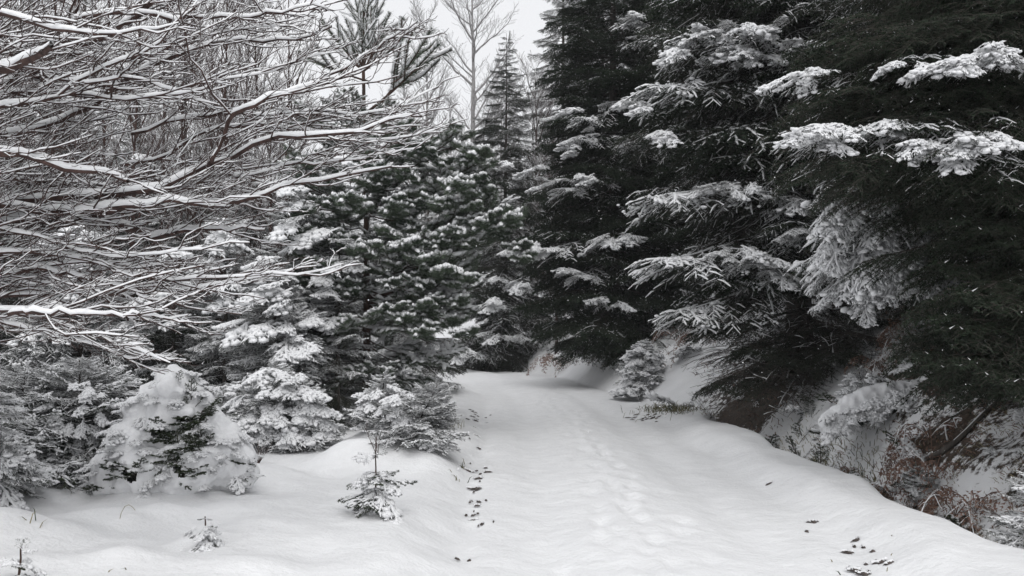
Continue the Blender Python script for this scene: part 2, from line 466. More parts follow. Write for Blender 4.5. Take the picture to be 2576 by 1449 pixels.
# ------------------------------------------------------------------ spruce boughs, a library shared by all the trees
def spruce_bough(seed, L=2.2, nsec=34, nter=9, droop=.18, hang=.35, up=.08, nl=.030, nw=.006, dens=46, cover=.55, sw=.013, tip=0.0, mat_n='spruce', spread=.46, dead=0.0, full=.12, tk=.010, keep=.6, gap=.28, clump=0, dust=.05):
    rng = np.random.default_rng(seed)
    b = Buf(); N = 14
    s = np.linspace(0, 1, N)
    main = np.zeros((1, N, 3))
    main[0, :, 0] = s * L
    main[0, :, 1] = np.cumsum(rng.normal(0, .012 * L, N)) * s
    main[0, :, 2] = -droop * L * s ** 1.6 + up * L * s ** 4 + rng.normal(0, .004 * L, N)
    b.tubes(main, L * tk * (1.05 - s)[None] + .003, 5, 'bark')
    sec, sl, st = spawn(rng, main, nsec, .14, .985, lambda t: spread * (1 - t) ** .62 * (.62 + .38 * sstep(.1, .4, t)) + .05, (.75, 1.1), (-.16, .10), 7, .18, -hang, wob=.02)
    b.tubes(sec, (.0022 + .0045 * sl)[:, None] * np.linspace(1, .35, 7)[None], 3, 'bark')
    ter, tl, tt = spawn(rng, sec, nter, .15, .95, lambda t: .34 * (1 - t) ** .6 + .10, (.65, 1.15), (-.35, .12), 3, .15, -hang * .5, keep=keep, wob=.02)
    # cap the length of the outer shoots
    cap = np.minimum(1, full / np.maximum(tl, 1e-6)); ter = ter[:, :1] + (ter - ter[:, :1]) * cap[:, None, None]; tl = tl * cap
    b.tubes(ter, np.full((len(ter), 3), .0018), 3, 'bark')
    if not dead:
        A = sec[:, 1:-1].reshape(-1, 3); B2 = sec[:, 2:].reshape(-1, 3)
        b.needles(A, B2, max(2, int(dens * .085)), nl, nw, rng, mat_n, .7, 'snow', dust)
        A = ter[:, :-1].reshape(-1, 3); B2 = ter[:, 1:].reshape(-1, 3)
        b.needles(A, B2, max(2, int(dens * .08)), nl, nw, rng, mat_n, .7, 'snow', dust)
        b.needles(main[0, 8:-1], main[0, 9:], int(dens * .3), nl, nw, rng, mat_n, .7)
    # snow
    def snow(C, l, w0, k):
        n = C.shape[1]
        rad = C[:, 0, 0] / L
        p = np.clip(cover + tip * sstep(.5, .95, rad) * 1.0, 0, 1)
        on = rng.random(len(C)) < p
        C = C[on]; rad = rad[on]
        if len(C) == 0: return
        env = rng.uniform(.45, 1.35, C.shape[:2]); env[:, 0] *= .6; env[:, -1] *= .7
        env *= np.where(rng.random(C.shape[:2]) < gap, .15, 1.0)
        env *= (1 + tip * .75 * sstep(.5, .9, rad))[:, None]
        W_ = w0 * env
        b.ridges(C, W_, W_ * 1.0, .003 + W_ * .15, 'snow', k)
    snow(sec, sl, sw * 1.15, 6)
    snow(ter, tl, sw, 4)
    e = rng.uniform(.5, 1.3, N) * sw * 1.5 * (cover + tip); e[0] *= .2; e[-1] *= .4
    b.ridges(main[0], e, e, L * tk * (1.05 - s), 'snow', 6)
    if clump:
        q = sec[:, 2:].reshape(-1, 3); rad = q[:, 0] / L
        w_ = np.clip(rad, .02, 1) ** 2 if tip else np.ones(len(q)); w_ /= w_.sum()
        c0 = q[rng.choice(len(q), max(1, clump // 5), p=w_)]
        q = np.repeat(c0, 5, 0) + rng.normal(size=(len(c0) * 5, 3)) * np.array([.030, .030, .006]) * L / 1.2
        r_ = rng.uniform(.6, 1.5, (len(q), 1)) * sw * 1.7
        b.blobs(q + np.array([0, 0, .008]), r_ * np.array([1.25, 1.1, .7]), rng, 'snow', .5, ICO1)
    return b

LIB = {}
def lib(name, buf, L):
    LIB[name] = (buf.mesh(name), L, buf)
FINE = dict(nw=.010, nl=.034)
for i in range(4):
    lib(f'light{i}', spruce_bough(10 + i, 2.2, 40, 14, droop=.16 + .05 * i, hang=.22 + .06 * i, cover=.26, sw=.0085, dens=70, spread=.38, gap=.4, up=.12, dust=.26, **FINE), 2.2)
for i in range(2):
    lib(f'bare{i}', spruce_bough(20 + i, 2.2, 42, 15, droop=.2, hang=.3, cover=.0, sw=.008, dens=78, spread=.38, up=.12, dust=.03, **FINE), 2.2)
for i in range(3):
    lib(f'wide{i}', spruce_bough(25 + i, 2.2, 44, 15, droop=.14, hang=.24, up=.06, cover=[.0, .06, .14][i], sw=.012, dens=80, nl=.05, nw=.017, spread=.56, keep=.8, dust=[.05, .11, .18][i], mat_n='deep'), 2.2)
for i in range(3):
    lib(f'tip{i}', spruce_bough(30 + i, 2.2, 42, 14, droop=.25, hang=.26, cover=.12, sw=.0095, tip=.9, dust=.12, dens=62, spread=.38, clump=60, **FINE), 2.2)
for i in range(3):
    lib(f'big{i}', spruce_bough(35 + i, 3.6, 62, 20, droop=.20, hang=.26, cover=[.0, .0, .04][i], sw=.008, tip=[0, .0, .35][i], dust=[.03, .10, .12][i], dens=60, spread=.34, keep=.8, tk=.007, mat_n='deep', **FINE), 3.6)
for i in range(3):
    lib(f'heavy{i}', spruce_bough(40 + i, 1.6, 32, 12, droop=.20, hang=.28, cover=.72, sw=.0135, dens=56, nw=.008, nl=.032, keep=.5, clump=50), 1.6)
for i in range(2):
    lib(f'hang{i}', spruce_bough(47 + i, 1.7, 26, 16, droop=.10, hang=.42, cover=.95, sw=.0155, dens=56, gap=.12, clump=40, nw=.008, nl=.032, keep=.5, spread=.42, full=.09), 1.7)
for i in range(2):
    lib(f'deadw{i}', spruce_bough(50 + i, 1.8, 22, 8, droop=.10, hang=.12, up=.0, cover=.06, sw=.007, dead=1, spread=.5, full=.22), 1.8)
for i in range(4):
    lib(f'small{i}', spruce_bough(60 + i, .8, 18, 8, droop=.10 + .04 * i, hang=.16, cover=.8, sw=.0115, clump=25, dens=90, nl=.020, nw=.0045, mat_n='green' if i % 2 else 'spruce', spread=.5, full=.09, tk=.008, keep=.3), .8)
for i in range(3):
    lib(f'load{i}', spruce_bough(70 + i, .7, 15, 7, droop=.42, hang=.30, cover=.95, sw=.020, clump=45, dens=80, nl=.020, nw=.0045, spread=.5, full=.10, tk=.008, keep=.3), .7)
for i in range(3):
    lib(f'seed{i}', spruce_bough(80 + i, .26, 8, 3, droop=.08, hang=.10, cover=.62, sw=.0075, dens=300, nl=.014, nw=.0026, mat_n='green', spread=.42, full=.05, tk=.010, keep=.12), .26)
for i in range(4):
    lib(f'pad{i}', spruce_bough(130 + i, .42, 13, 6, droop=.30, hang=.34, up=.0, cover=1.0, sw=.0155, gap=.08, clump=70, dens=170, nl=.015, nw=.0034, mat_n='green' if i == 1 else 'spruce', spread=.52, full=.075, tk=.010, keep=.16), .42)
for i in range(2):
    lib(f'plain{i}', spruce_bough(85 + i, .30, 9, 4, droop=.0, hang=.05, cover=.12, sw=.006, dens=260, nl=.014, nw=.0028, mat_n='green', spread=.42, full=.06, tk=.012, keep=.12), .30)
# coarse boughs for the far trees
def far_bough(seed, L=2.2, cover=.5):
    rng = np.random.default_rng(seed); b = Buf(); s = np.linspace(0, 1, 6)
    main = np.zeros((1, 6, 3)); main[0, :, 0] = s * L; main[0, :, 2] = -.22 * L * s ** 1.5
    sec, sl, st = spawn(rng, main, 20, .1, .98, lambda t: .45 * (1 - t) ** .6 + .06, (.7, 1.1), (-.2, .15), 4, .2, -.3)
    ter, tl, tt = spawn(rng, sec, 4, .2, .95, lambda t: .4 + 0 * t, (.5, 1.0), (-.4, .1), 3, .1, -.2, keep=.6)
    b.tubes(main, (.02 * (1.1 - s))[None], 3, 'bark')
    b.needles(sec[:, :-1].reshape(-1, 3), sec[:, 1:].reshape(-1, 3), 3, .09, .03, rng, 'spruce', .9)
    b.needles(ter[:, 0], ter[:, -1], 3, .08, .028, rng, 'spruce', .9)
    on = rng.random(len(sec)) < cover
    c = sec[on]; e = rng.uniform(.5, 1.3, c.shape[:2]) * .028; e[:, -1] *= .4
    b.ridges(c, e, e * .9, .01, 'snow', 4)
    return b
FB = [far_bough(90 + i, 2.2, .35 + .15 * i) for i in range(3)]
# pine boughs: long needles in brushes along upturned shoots
def pine_bough(seed, L=1.6, cover=.75, sw=.024, up=.12, dens=34, lift=.020):
    rng = np.random.default_rng(seed); b = Buf(); N = 12; s = np.linspace(0, 1, N)
    main = np.zeros((1, N, 3)); main[0, :, 0] = s * L
    main[0, :, 1] = np.cumsum(rng.normal(0, .02 * L, N)) * s
    main[0, :, 2] = -.10 * L * np.sin(s * 3.0) + up * L * s ** 2
    b.tubes(main, (L * .011 * (1.05 - s) + .004)[None], 6, 'pinebark')
    sec, sl, st = spawn(rng, main, 15, .22, .97, lambda t: .42 * (1 - t) ** .7 + .12, (.7, 1.15), (-.35, .30), 7, .12, .05, wob=.03)
    b.tubes(sec, (.003 + .006 * sl)[:, None] * np.linspace(1, .5, 7)[None], 4, 'pinebark')
    ter, tl, tt = spawn(rng, sec, 6, .25, .97, lambda t: .26 * (1 - t) ** .5 + .18, (.6, 1.1), (-.4, .35), 5, .1, .02, wob=.03)
    cap = np.minimum(1, .20 / np.maximum(tl, 1e-6)); ter = ter[:, :1] + (ter - ter[:, :1]) * cap[:, None, None]
    b.tubes(ter, np.full((len(ter), 5), .0028), 3, 'pinebark')
    for C, a in ((sec, 3), (ter, 0)):
        A = C[:, a:-1].reshape(-1, 3); B2 = C[:, a + 1:].reshape(-1, 3)
        b.needles(A, B2, max(3, int(dens * .8)), .078, .0052, rng, 'pine', .6, 'snow', .45)
    b.needles(main[0, 7:-1], main[0, 8:], int(dens), .058, .0052, rng, 'pine', .6, 'snow', .4)
    for C, k in ((sec, 6), (ter, 6)):
        on = rng.random(len(C)) < cover
        c = C[on]; e = rng.uniform(.4, 1.35, c.shape[:2]) * sw * np.where(rng.random(c.shape[:2]) < .18, .3, 1); e[:, 0] *= .3; e[:, -1] *= .6
        b.ridges(c, e, e * 1.1, lift, 'snow', k)
    e = rng.uniform(.5, 1.2, N) * sw * .8; e[0] *= .3
    b.ridges(main[0], e, e * .8, .012, 'snow', 6)
    return b
for i in range(4):
    lib(f'pine{i}', pine_bough(100 + i, sw=.034, cover=.9, lift=.028), 1.6)
def pine_brush(seed, L=.7, ns=4):
    rng = np.random.default_rng(seed); b = Buf(); N = 9; s = np.linspace(0, 1, N)
    main = np.zeros((1, N, 3)); main[0, :, 0] = s * L; main[0, :, 2] = .10 * L * s ** 2
    sec, sl, st = spawn(rng, main, ns, .28, .62, lambda t: .5 - .2 * t, (.5, .8), (-.1, .3), 6, .25, .12, wob=.02)
    b.tubes(main, (.010 * (1.15 - s))[None], 5, 'pinebark'); b.tubes(sec, np.full((len(sec), 6), .004), 4, 'pinebark')
    b.needles(main[0, 3:-1], main[0, 4:], 46, .058, .0050, rng, 'pine', .8, 'snow', .2)
    b.needles(sec[:, :-1].reshape(-1, 3), sec[:, 1:].reshape(-1, 3), 26, .052, .0050, rng, 'pine', .8, 'snow', .2)
    for C, k in ((main[:, 3:], .018), (sec, .018)):
        e = rng.uniform(.5, 1.3, C.shape[:2]) * k; b.ridges(C, e, e, .012, 'snow', 6)
    return b
for i in range(2):
    lib(f'pinepad{i}', pine_bough(120 + i, .6, 1.0, .040, .02, 24, .032), .6)
lib('pineup0', pine_brush(110), .7)
lib('pineup1', pine_brush(111, .7, 3), .7)

TREES = {}
def trunk_mesh(rng, H, r0, r1, lean=0.0, m='bark', N=16, k=10, wob=.01):
    s = np.linspace(0, 1, N)
    Pt = np.zeros((N, 3)); Pt[:, 2] = s * H - .25 * (s == 0)
    Pt[:, 0] = lean * H * s ** 1.4 + np.cumsum(rng.normal(0, wob, N)) * s
    Pt[:, 1] = np.cumsum(rng.normal(0, wob, N)) * s
    R = r1 + (r0 - r1) * (1 - s) ** 1.1 + r0 * .35 * np.exp(-s * 18)
    b = Buf(); b.tubes(Pt, R, k, m)
    return b, Pt
def add_branch(root, var, loc, az, pitch, L, roll=0.0, name='branch'):
    me, l0, _ = LIB[var]
    o = obj(name, me, root)
    o.location = tuple(float(c) for c in loc)
    o.rotation_euler = (roll, -pitch, az)
    k = L / l0
    o.scale = (k, k, k)
    return o
def conifer(label, base, H, R, seed, variants, h0=.05, n=150, z_to=None, prof=.85, pitch=(.25, -.25), lean=0.0, name='spruce_tree', cat='spruce tree', r0=None, Lmin=.12, flat_top=0.0, bark='bark', dead=None, group=None, whorl=0, bel=.5, azbias=None, Lfun=None):
    rng = np.random.default_rng(seed)
    root = thing(name, label, cat, base, 0, group)
    tb, Pt = trunk_mesh(rng, H, r0 or H * .0125 + .008, .006, lean, bark)
    obj('trunk', tb.mesh('trunk'), root)
    zt = H if z_to is None else min(H, z_to)
    zs = np.linspace(0, 1, n) ** .92
    for i, q in enumerate(zs):
        z = h0 * H + (zt * .985 - h0 * H) * q
        if whorl: z = round(z / whorl) * whorl + rng.normal() * .02
        z = min(max(z, .02), H * .985)
        f = z / H
        L = R * ((1 - f) ** prof) * (1 - bel * math.exp(-(f - h0) * 14)) * rng.uniform(.72, 1.14) + Lmin
        if Lfun: L = Lfun(z) * rng.uniform(.7, 1.08)
        az = i * 2.399963 + rng.normal() * .35
        if azbias and rng.random() < azbias[1]: az = azbias[0] + rng.normal() * .9
        pt = pitch[1] + (pitch[0] - pitch[1]) * f + rng.normal() * .09
        x = np.interp(z, Pt[:, 2], Pt[:, 0]); y = np.interp(z, Pt[:, 2], Pt[:, 1])
        vs = variants
        if dead and z < dead[0]: vs = dead[1]; L *= rng.uniform(.6, 1)
        add_branch(root, vs[rng.integers(len(vs))], (x, y, z), az, pt, L, rng.normal() * .12)
    # leader shoot
    if zt >= H - 1e-6:
        add_branch(root, variants[0], (Pt[-1, 0], Pt[-1, 1], H * .955), rng.random() * 6, 1.45, max(.1, H * .05), 0)
    return root
def bough_to(root, var, tip, zb, name='branch', axis_xy=(0, 0), fan=1.0):
    """a bough of root that starts on the trunk at height zb and ends at the world point tip"""
    bl = Vector(root.location); a = Vector((axis_xy[0], axis_xy[1], zb)); d = Vector(tip) - bl - a
    az = math.atan2(d.y, d.x); h = math.hypot(d.x, d.y); pt = math.atan2(d.z, h)
    me, l0, bf = LIB[var]
    o = add_branch(root, var, a, az, pt + .14, d.length, 0, name)
    o.scale = (o.scale[0], o.scale[1] * fan, o.scale[2])
    return o
def fans(root, D, items, n=4, vs=('load0', 'load1', 'load2', 'heavy0'), seed=0, pitch=-.05, az=-math.pi / 2 - .5, spu=16, spv=5):
    # heavily laden outer sprays: u, v, length in metres
    rg = np.random.default_rng(int(items[0][0] + items[0][1]) + seed)
    for (u, v, L) in items:
        for j in range(n):
            p = P(u + rg.normal() * spu, v + rg.normal() * spv - 8, D + rg.uniform(.0, .25)) - np.array(root.location)
            add_branch(root, vs[rg.integers(len(vs))], p, az + rg.normal() * .8, pitch + rg.normal() * .12, L * rg.uniform(.7, 1.15), rg.normal() * .15)
LIGHT = ['light0', 'light1', 'light2', 'light3', 'bare0', 'tip0']
DARK = ['light0', 'light2', 'bare0', 'bare1', 'light3', 'bare0']
TIPPY = ['tip0', 'tip1', 'tip2', 'light1', 'light3', 'bare1']
HEAVY = ['heavy0', 'heavy1', 'heavy2']
SMALL = ['small0', 'small1', 'small2', 'small3']
LOAD = ['load0', 'load1', 'load2']
DEAD = ['deadw0', 'deadw1']
def gp(u, d):
    x = (u - 1288) / FD * d
    return np.array([x, d, float(zg(x, d))])

# the dark spruces on the right
b1 = gp(1545, 25.5)
t1 = conifer('tall dark spruce at the bend of the track, behind the little snowy spruce', b1, 17, 2.7, 201, ['wide0', 'wide1', 'wide0', 'wide1', 'wide2', 'wide0'], h0=.02, n=292, z_to=14.5, prof=.62, pitch=(.15, -.16), r0=.2, bel=.3)
for (u, v) in [(1610, 50), (1570, 262), (1460, 345), (1485, 452), (1590, 362), (1540, 600), (1540, 762), (1395, 470), (1440, 690), (1350, 620), (1460, 290), (1640, 100)]:
    tp = P(u, v, 23.4); bough_to(t1, ['tip0', 'tip1', 'tip2'][int(u) % 3], tp, tp[2] - b1[2] + .5)
b2 = gp(2010, 15.4)
t2 = conifer('largest spruce, right of the track, with a thick bare lower trunk above the ditch', b2, 22, 3.15, 202, ['light0', 'light1', 'light2', 'wide2', 'light1', 'light0', 'light3'], h0=.075, n=290, z_to=12, prof=.45, pitch=(.1, -.26), r0=.19, bel=.35, dead=(1.9, DEAD))
for (u, v) in [(1880, 80), (1870, 130), (2010, 125), (1870, 475), (1985, 505), (1880, 650), (1930, 690), (2010, 590), (1700, 770), (1690, 80), (1640, 200), (1600, 480), (1620, 640), (1780, 110)]:
    tp = P(u, v, 13.3); bough_to(t2, ['tip0', 'tip1', 'tip2'][int(u / 10) % 3], tp, tp[2] - b2[2] + .55)
for (u, v, d) in [(1830, 870, 13.6), (1790, 930, 13.8), (1850, 960, 13.2), (1930, 1000, 13.6), (1760, 850, 14), (1880, 900, 13.4), (2100, 980, 14), (1700, 800, 14), (1980, 930, 13.2), (1800, 990, 13.6), (1890, 1040, 13.2), (2070, 1020, 13.8)]:
    tp = P(u, v, d); bough_to(t2, ['bare0', 'deadw0', 'bare1', 'deadw1'][int(u / 10) % 4], tp, max(.3, tp[2] - b2[2] + .45))
rg_ = np.random.default_rng(32)
for i in range(16):
    tp = P(rg_.uniform(2040, 2320), rg_.uniform(800, 985), rg_.uniform(13.0, 14.5)); bough_to(t2, ['bare0', 'deadw0', 'bare1', 'deadw1'][i % 4], tp, max(.3, tp[2] - b2[2] + .4))
b3 = gp(2860, 8.6)
t3 = conifer('near dark green spruce leaning its boughs in from the right edge', b3, 14, 3.0, 203, ['big0', 'big1', 'big0', 'bare1'], h0=.03, n=230, z_to=7.5, prof=.4, pitch=(.1, -.16), r0=.2, bel=.2, azbias=(math.pi * 1.0, .45), Lfun=lambda z: 1.95 if z < 3.0 - b3[2] else 3.1)
for (u, v, d, w) in [(2250, 165, 7.2, 'big2'), (2390, 190, 7.0, 'big1'), (2450, 160, 7.0, 'big2'), (2390, 410, 6.9, 'big2'), (2440, 380, 7.0, 'big2'), (1985, 350, 7.6, 'big2'), (2080, 345, 7.2, 'big2'), (2230, 335, 7.0, 'big2'), (2000, 205, 8.0, 'big2'), (2080, 120, 7.8, 'big1'), (2300, 80, 7.0, 'big0'), (2120, 60, 7.6, 'big1'), (2290, 430, 7.2, 'big0'),
                    (2350, 870, 7.2, 'bare0'), (2330, 940, 7.4, 'bare1'), (2400, 780, 7.0, 'bare0'), (2430, 960, 7.0, 'bare1'), (2350, 700, 7.6, 'bare0'), (2420, 600, 7.2, 'bare1'), (2500, 1000, 6.9, 'bare0'), (2460, 480, 7, 'big0'), (2380, 520, 7.4, 'big0'), (2150, 210, 7.6, 'big0'), (2200, 270, 7.4, 'big0'), (2100, 400, 7.8, 'big0'), (2040, 270, 7.8, 'big1')]:
    tp = P(u, v, d); bough_to(t3, w, tp, tp[2] - b3[2] + .45)
rg_ = np.random.default_rng(31)
for i in range(62):
    if i < 40: u, v = rg_.uniform(2060, 2620), rg_.uniform(-60, 440); v += max(0, (2250 - u)) * .15
    else: u, v = rg_.uniform(2360, 2620), rg_.uniform(420, 1010)
    tp = P(u, v, rg_.uniform(7.0, 8.2)); bough_to(t3, ['big0', 'bare1', 'big0', 'big1'][i % 4], tp, tp[2] - b3[2] + rg_.uniform(.2, .7))
fans(t3, 6.6, [(2400, 160, .34), (2440, 150, .36), (2480, 135, .34), (2520, 120, .30), (2350, 172, .26), (2420, 375, .34), (2450, 360, .36), (2485, 345, .32), (2390, 372, .26), (2340, 360, .24), (2270, 165, .22)], 4, ('load0', 'load1', 'load2'))
fans(t3, 7.0, [(2090, 328, .34), (2060, 340, .30), (2120, 318, .28), (2000, 350, .26), (2225, 315, .32), (2190, 330, .26), (2260, 332, .24), (2010, 200, .26), (2050, 190, .24)], 4, ('load0', 'load1', 'load2'))
fans(t2, 13.0, [(1880, 70, .6), (1840, 85, .5), (1930, 80, .5), (1780, 90, .5), (1870, 125, .6), (1910, 140, .5), (2015, 115, .5), (1720, 130, .5), (1840, 475, .5), (1880, 480, .5), (1790, 480, .45), (1985, 510, .5), (1880, 630, .6), (1920, 660, .6), (1960, 690, .5), (2010, 580, .5), (1840, 640, .4), (1650, 340, .45), (1620, 270, .4)], 4)
fans(t1, 23.2, [(1610, 42, .7), (1570, 262, .8), (1455, 345, .7), (1485, 452, .7), (1590, 362, .6), (1540, 600, .8), (1570, 598, .6), (1540, 762, .7), (1395, 470, .6), (1440, 690, .7), (1345, 620, .7), (1360, 640, .6), (1440, 290, .7), (1640, 100, .6), (1350, 430, .6), (1430, 380, .5)], 4)
b4 = gp(2440, 12.0)
t4 = conifer('spruce half hidden behind the near one, its snow-white boughs hanging towards the ditch', b4, 13, 2.3, 204, DARK, h0=.06, n=170, z_to=8.5, prof=.6, pitch=(.1, -.35), r0=.14)
for (u, v, d, zb) in [(2085, 490, 10.8, 1.2), (2120, 560, 10.6, 1.0), (2060, 660, 10.8, .95), (2130, 740, 10.5, .95), (2200, 770, 10.6, 1.0), (2090, 600, 11, 1.0), (2260, 740, 10.6, .9), (2170, 640, 10.5, .95), (2150, 470, 11, .8)]:
    tp = P(u, v, d); o = bough_to(t4, ['hang0', 'hang1', 'heavy2'][int(u / 10) % 3], tp, tp[2] - b4[2] + zb, fan=.9)
fans(t4, 9.3, [(2110, 480, .55), (2150, 470, .5), (2200, 480, .5), (2095, 540, .55), (2140, 555, .6), (2190, 540, .5), (2080, 620, .5), (2120, 640, .55), (2180, 630, .55), (2240, 600, .5), (2150, 700, .55), (2200, 690, .5), (2260, 690, .45), (2160, 745, .4)], 2, ('load0', 'load1', 'heavy0', 'load2'), pitch=-.55, az=math.pi + .7, spu=12)
conifer('thin dark spruce with a forked shadowy trunk just right of the largest spruce', gp(2115, 17.5), 12, 2.4, 205, ['wide0', 'wide1'], h0=.14, n=130, z_to=9.5, prof=.5, pitch=(.1, -.3), r0=.13, dead=(2.6, DEAD))
conifer('dark spruce on the bank between the bend spruce and the largest spruce', gp(1830, 23), 17, 2.6, 206, ['wide0', 'wide1', 'wide2'], h0=.07, n=150, z_to=12, prof=.6, r0=.16, dead=(1.6, DEAD))
# centre, beyond the bend
b6 = gp(1272, 36)
t6 = conifer('slender grey-green spruce in the gap at the end of the track', b6, 13.8, 3.1, 207, LIGHT + ['wide1', 'wide2', 'tip1', 'wide0'], h0=.01, n=230, prof=.8, r0=.15, bel=.0)
for (u, v) in [(1240, 765), (1205, 770), (1310, 715), (1245, 700), (1180, 890), (1320, 850), (1250, 845)]:
    tp = P(u, v, 33.6); bough_to(t6, 'tip1', tp, tp[2] - b6[2] + .5)
fans(t6, 33.2, [(1240, 760, .9), (1205, 768, .8), (1310, 715, .8), (1245, 700, .7), (1180, 885, .7), (1320, 850, .8), (1250, 845, .8), (1290, 640, .7), (1230, 560, .7), (1300, 500, .7), (1260, 420, .7)], 3)
conifer('tall frosted spruce rising behind the bend spruce, cut by the top edge', gp(1420, 42), 19, 3.0, 208, HEAVY + LIGHT, h0=.05, n=190, z_to=18.5, prof=.75, r0=.2)
conifer('short dark spruce with a broken top behind the pine', gp(1078, 42), 11.5, 1.5, 209, LIGHT, h0=.12, n=120, prof=.7, r0=.11)
# Scots pine, left of the track
b7 = gp(925, 14.2)
def pine(label, base, H, seed):
    rng = np.random.default_rng(seed)
    root = thing('pine_tree', label, 'pine tree', base)
    tb, Pt = trunk_mesh(rng, H, .068, .016, .0, 'pinebark', 20, 10, .012)
    obj('trunk', tb.mesh('trunk'), root)
    at_ = lambda z: (np.interp(z, Pt[:, 2], Pt[:, 0]), np.interp(z, Pt[:, 2], Pt[:, 1]), z)
    for w, z in enumerate(np.linspace(.85, 4.75, 11)):
        f = (z - .75) / 4.0
        for j in range(5):
            L = (.95 + .62 * math.sin(min(1, f * 1.6) * math.pi) ** 1 if f < .62 else 1.45 - 1.9 * (f - .62)) * rng.uniform(.75, 1.12)
            az = w * 1.1 + j * math.pi / 2.5 + rng.normal() * .25
            add_branch(root, f'pine{rng.integers(4)}', at_(z + rng.normal() * .06), az, -.30 + .75 * f + rng.normal() * .08, L, rng.normal() * .2)
    for z, n, L, pt in ((5.62, 7, 1.0, .62), (5.66, 4, .9, 1.0), (6.22, 6, .75, .95), (6.9, 4, .5, 1.1)):
        for j in range(n):
            add_branch(root, ['pineup0', 'pineup1'][j % 2], at_(z), j * 6.283 / n + rng.normal() * .2 + z, pt + rng.normal() * .1, L * rng.uniform(.8, 1.1), rng.normal() * .3)
    add_branch(root, 'pineup1', at_(6.35), .5, 1.5, .8)
    add_branch(root, 'pineup0', at_(H - .35), 0, 1.5, .8)
    return root
t7 = pine('young pine with a snowy tufted leader standing left of the track bend', b7, 7.3, 301)
for (u, v, zb, w) in [(1275, 620, -.75, 'pine0'), (1230, 575, -.6, 'pine1'), (1215, 470, -.2, 'pine2'), (1185, 740, -.1, 'pine3'), (1145, 845, .5, 'pine1'), (1160, 385, -.2, 'pine2'), (1120, 120, -.9, 'pineup1'), (1125, 165, -.5, 'pineup0'), (1100, 620, 0, 'pine3'), (700, 480, 0, 'pine0'), (760, 185, .1, 'pineup0'), (720, 600, .1, 'pine2'), (760, 320, -.1, 'pine3')]:
    tp = P(u, v, 13.4); bough_to(t7, w, tp, tp[2] - b7[2] + zb)

fans(t7, 13.0, [(1000, 350, .5), (1060, 390, .5), (1120, 395, .5), (1180, 470, .5), (1210, 480, .4), (1150, 515, .5), (980, 490, .5), (1000, 600, .5), (1040, 575, .5), (1090, 690, .5), (1180, 575, .5), (1235, 585, .5), (1270, 630, .4), (1110, 770, .5), (1060, 520, .5), (960, 550, .5), (900, 620, .5), (880, 520, .5), (820, 600, .5), (1130, 620, .5), (950, 400, .45), (1140, 840, .4), (1020, 450, .5), (860, 430, .4), (780, 520, .5), (800, 680, .45), (850, 720, .45), (1000, 720, .5), (1060, 650, .5), (980, 780, .45), (1080, 800, .45), (920, 460, .5), (1160, 700, .5)], 3, ('pinepad0', 'pinepad1'), az=-1.1, spu=22, spv=10)
# spruces in the young plantation on the left; each with its own stem and snow
plant = [
    # label, u, v of the tip, depth, radius, variants, n, seed
    ('slim spruce sapling with a thin brown stem, left of the pine', 722, 420, 13.2, 1.0, HEAVY + ['small0'], 80, 401),
    ('spruce sapling with spaced whorls behind the snow-laden bushes, left of two', 570, 500, 13.2, .95, HEAVY, 80, 402),
    ('small broad spruce whose snowy top stands over the snow-laden bushes', 688, 640, 12.6, .95, HEAVY + SMALL, 90, 403),
    ('thin spruce pressed between the pine and the slim sapling', 850, 560, 13.2, .8, LIGHT + HEAVY, 80, 404),
    ('dark spruce behind the low beech twigs at the far left', 60, 470, 13.5, 1.7, HEAVY + LIGHT, 110, 405),
    ('spruce with one very white bough behind the beech twigs', 205, 540, 13.0, 1.3, HEAVY, 100, 406),
    ('tall spruce half veiled by the middle of the beech boughs', 330, 330, 16.5, 1.9, HEAVY + LIGHT, 130, 407),
    ('spruce in shadow behind the big snow-buried bush', 440, 620, 13.2, 1.1, LIGHT + HEAVY, 90, 408),
    ('tallest plantation spruce under the thick beech limb', 150, 200, 19, 2.4, LIGHT + HEAVY, 140, 409),
    ('spruce behind the pine, showing only its left side', 820, 440, 19, 1.9, LIGHT + HEAVY, 120, 410),
    ('spruce deep in the plantation between the two saplings', 640, 380, 18, 1.9, LIGHT + HEAVY, 120, 411),
    ('spruce deep in the plantation, left of the spaced sapling', 490, 360, 20, 2.1, LIGHT + HEAVY, 120, 412),
    ('dark spruce right behind the trunk of the pine', 985, 430, 20, 1.8, LIGHT + HEAVY, 110, 413),
    ('dark spruce at the far left edge behind the small snowy boughs', -60, 380, 14.5, 2.2, LIGHT + HEAVY, 110, 414),
]
for (lab, u, v, d, R, vs, n, sd) in plant:
    bs = gp(u, d); tp = P(u, v, d)
    tr_ = conifer(lab, bs, tp[2] - bs[2], R, sd, vs, h0=.04, n=n, prof=.8, pitch=(.45, -.12), r0=.012 * (tp[2] - bs[2]) + .01, bel=.15, Lmin=.10)
    rg_ = np.random.default_rng(sd)
    it = []
    for q in range(11):
        f = rg_.uniform(.05, .9); vv = v + (900 - v) * f; it.append((u + rg_.uniform(-1, 1) * R * f ** .8 * .75 * FD / d, vv, rg_.uniform(.35, .6)))
    fans(tr_, d - R * .55, it, 2, ('pad0', 'pad1', 'pad2', 'load1', 'heavy2'))

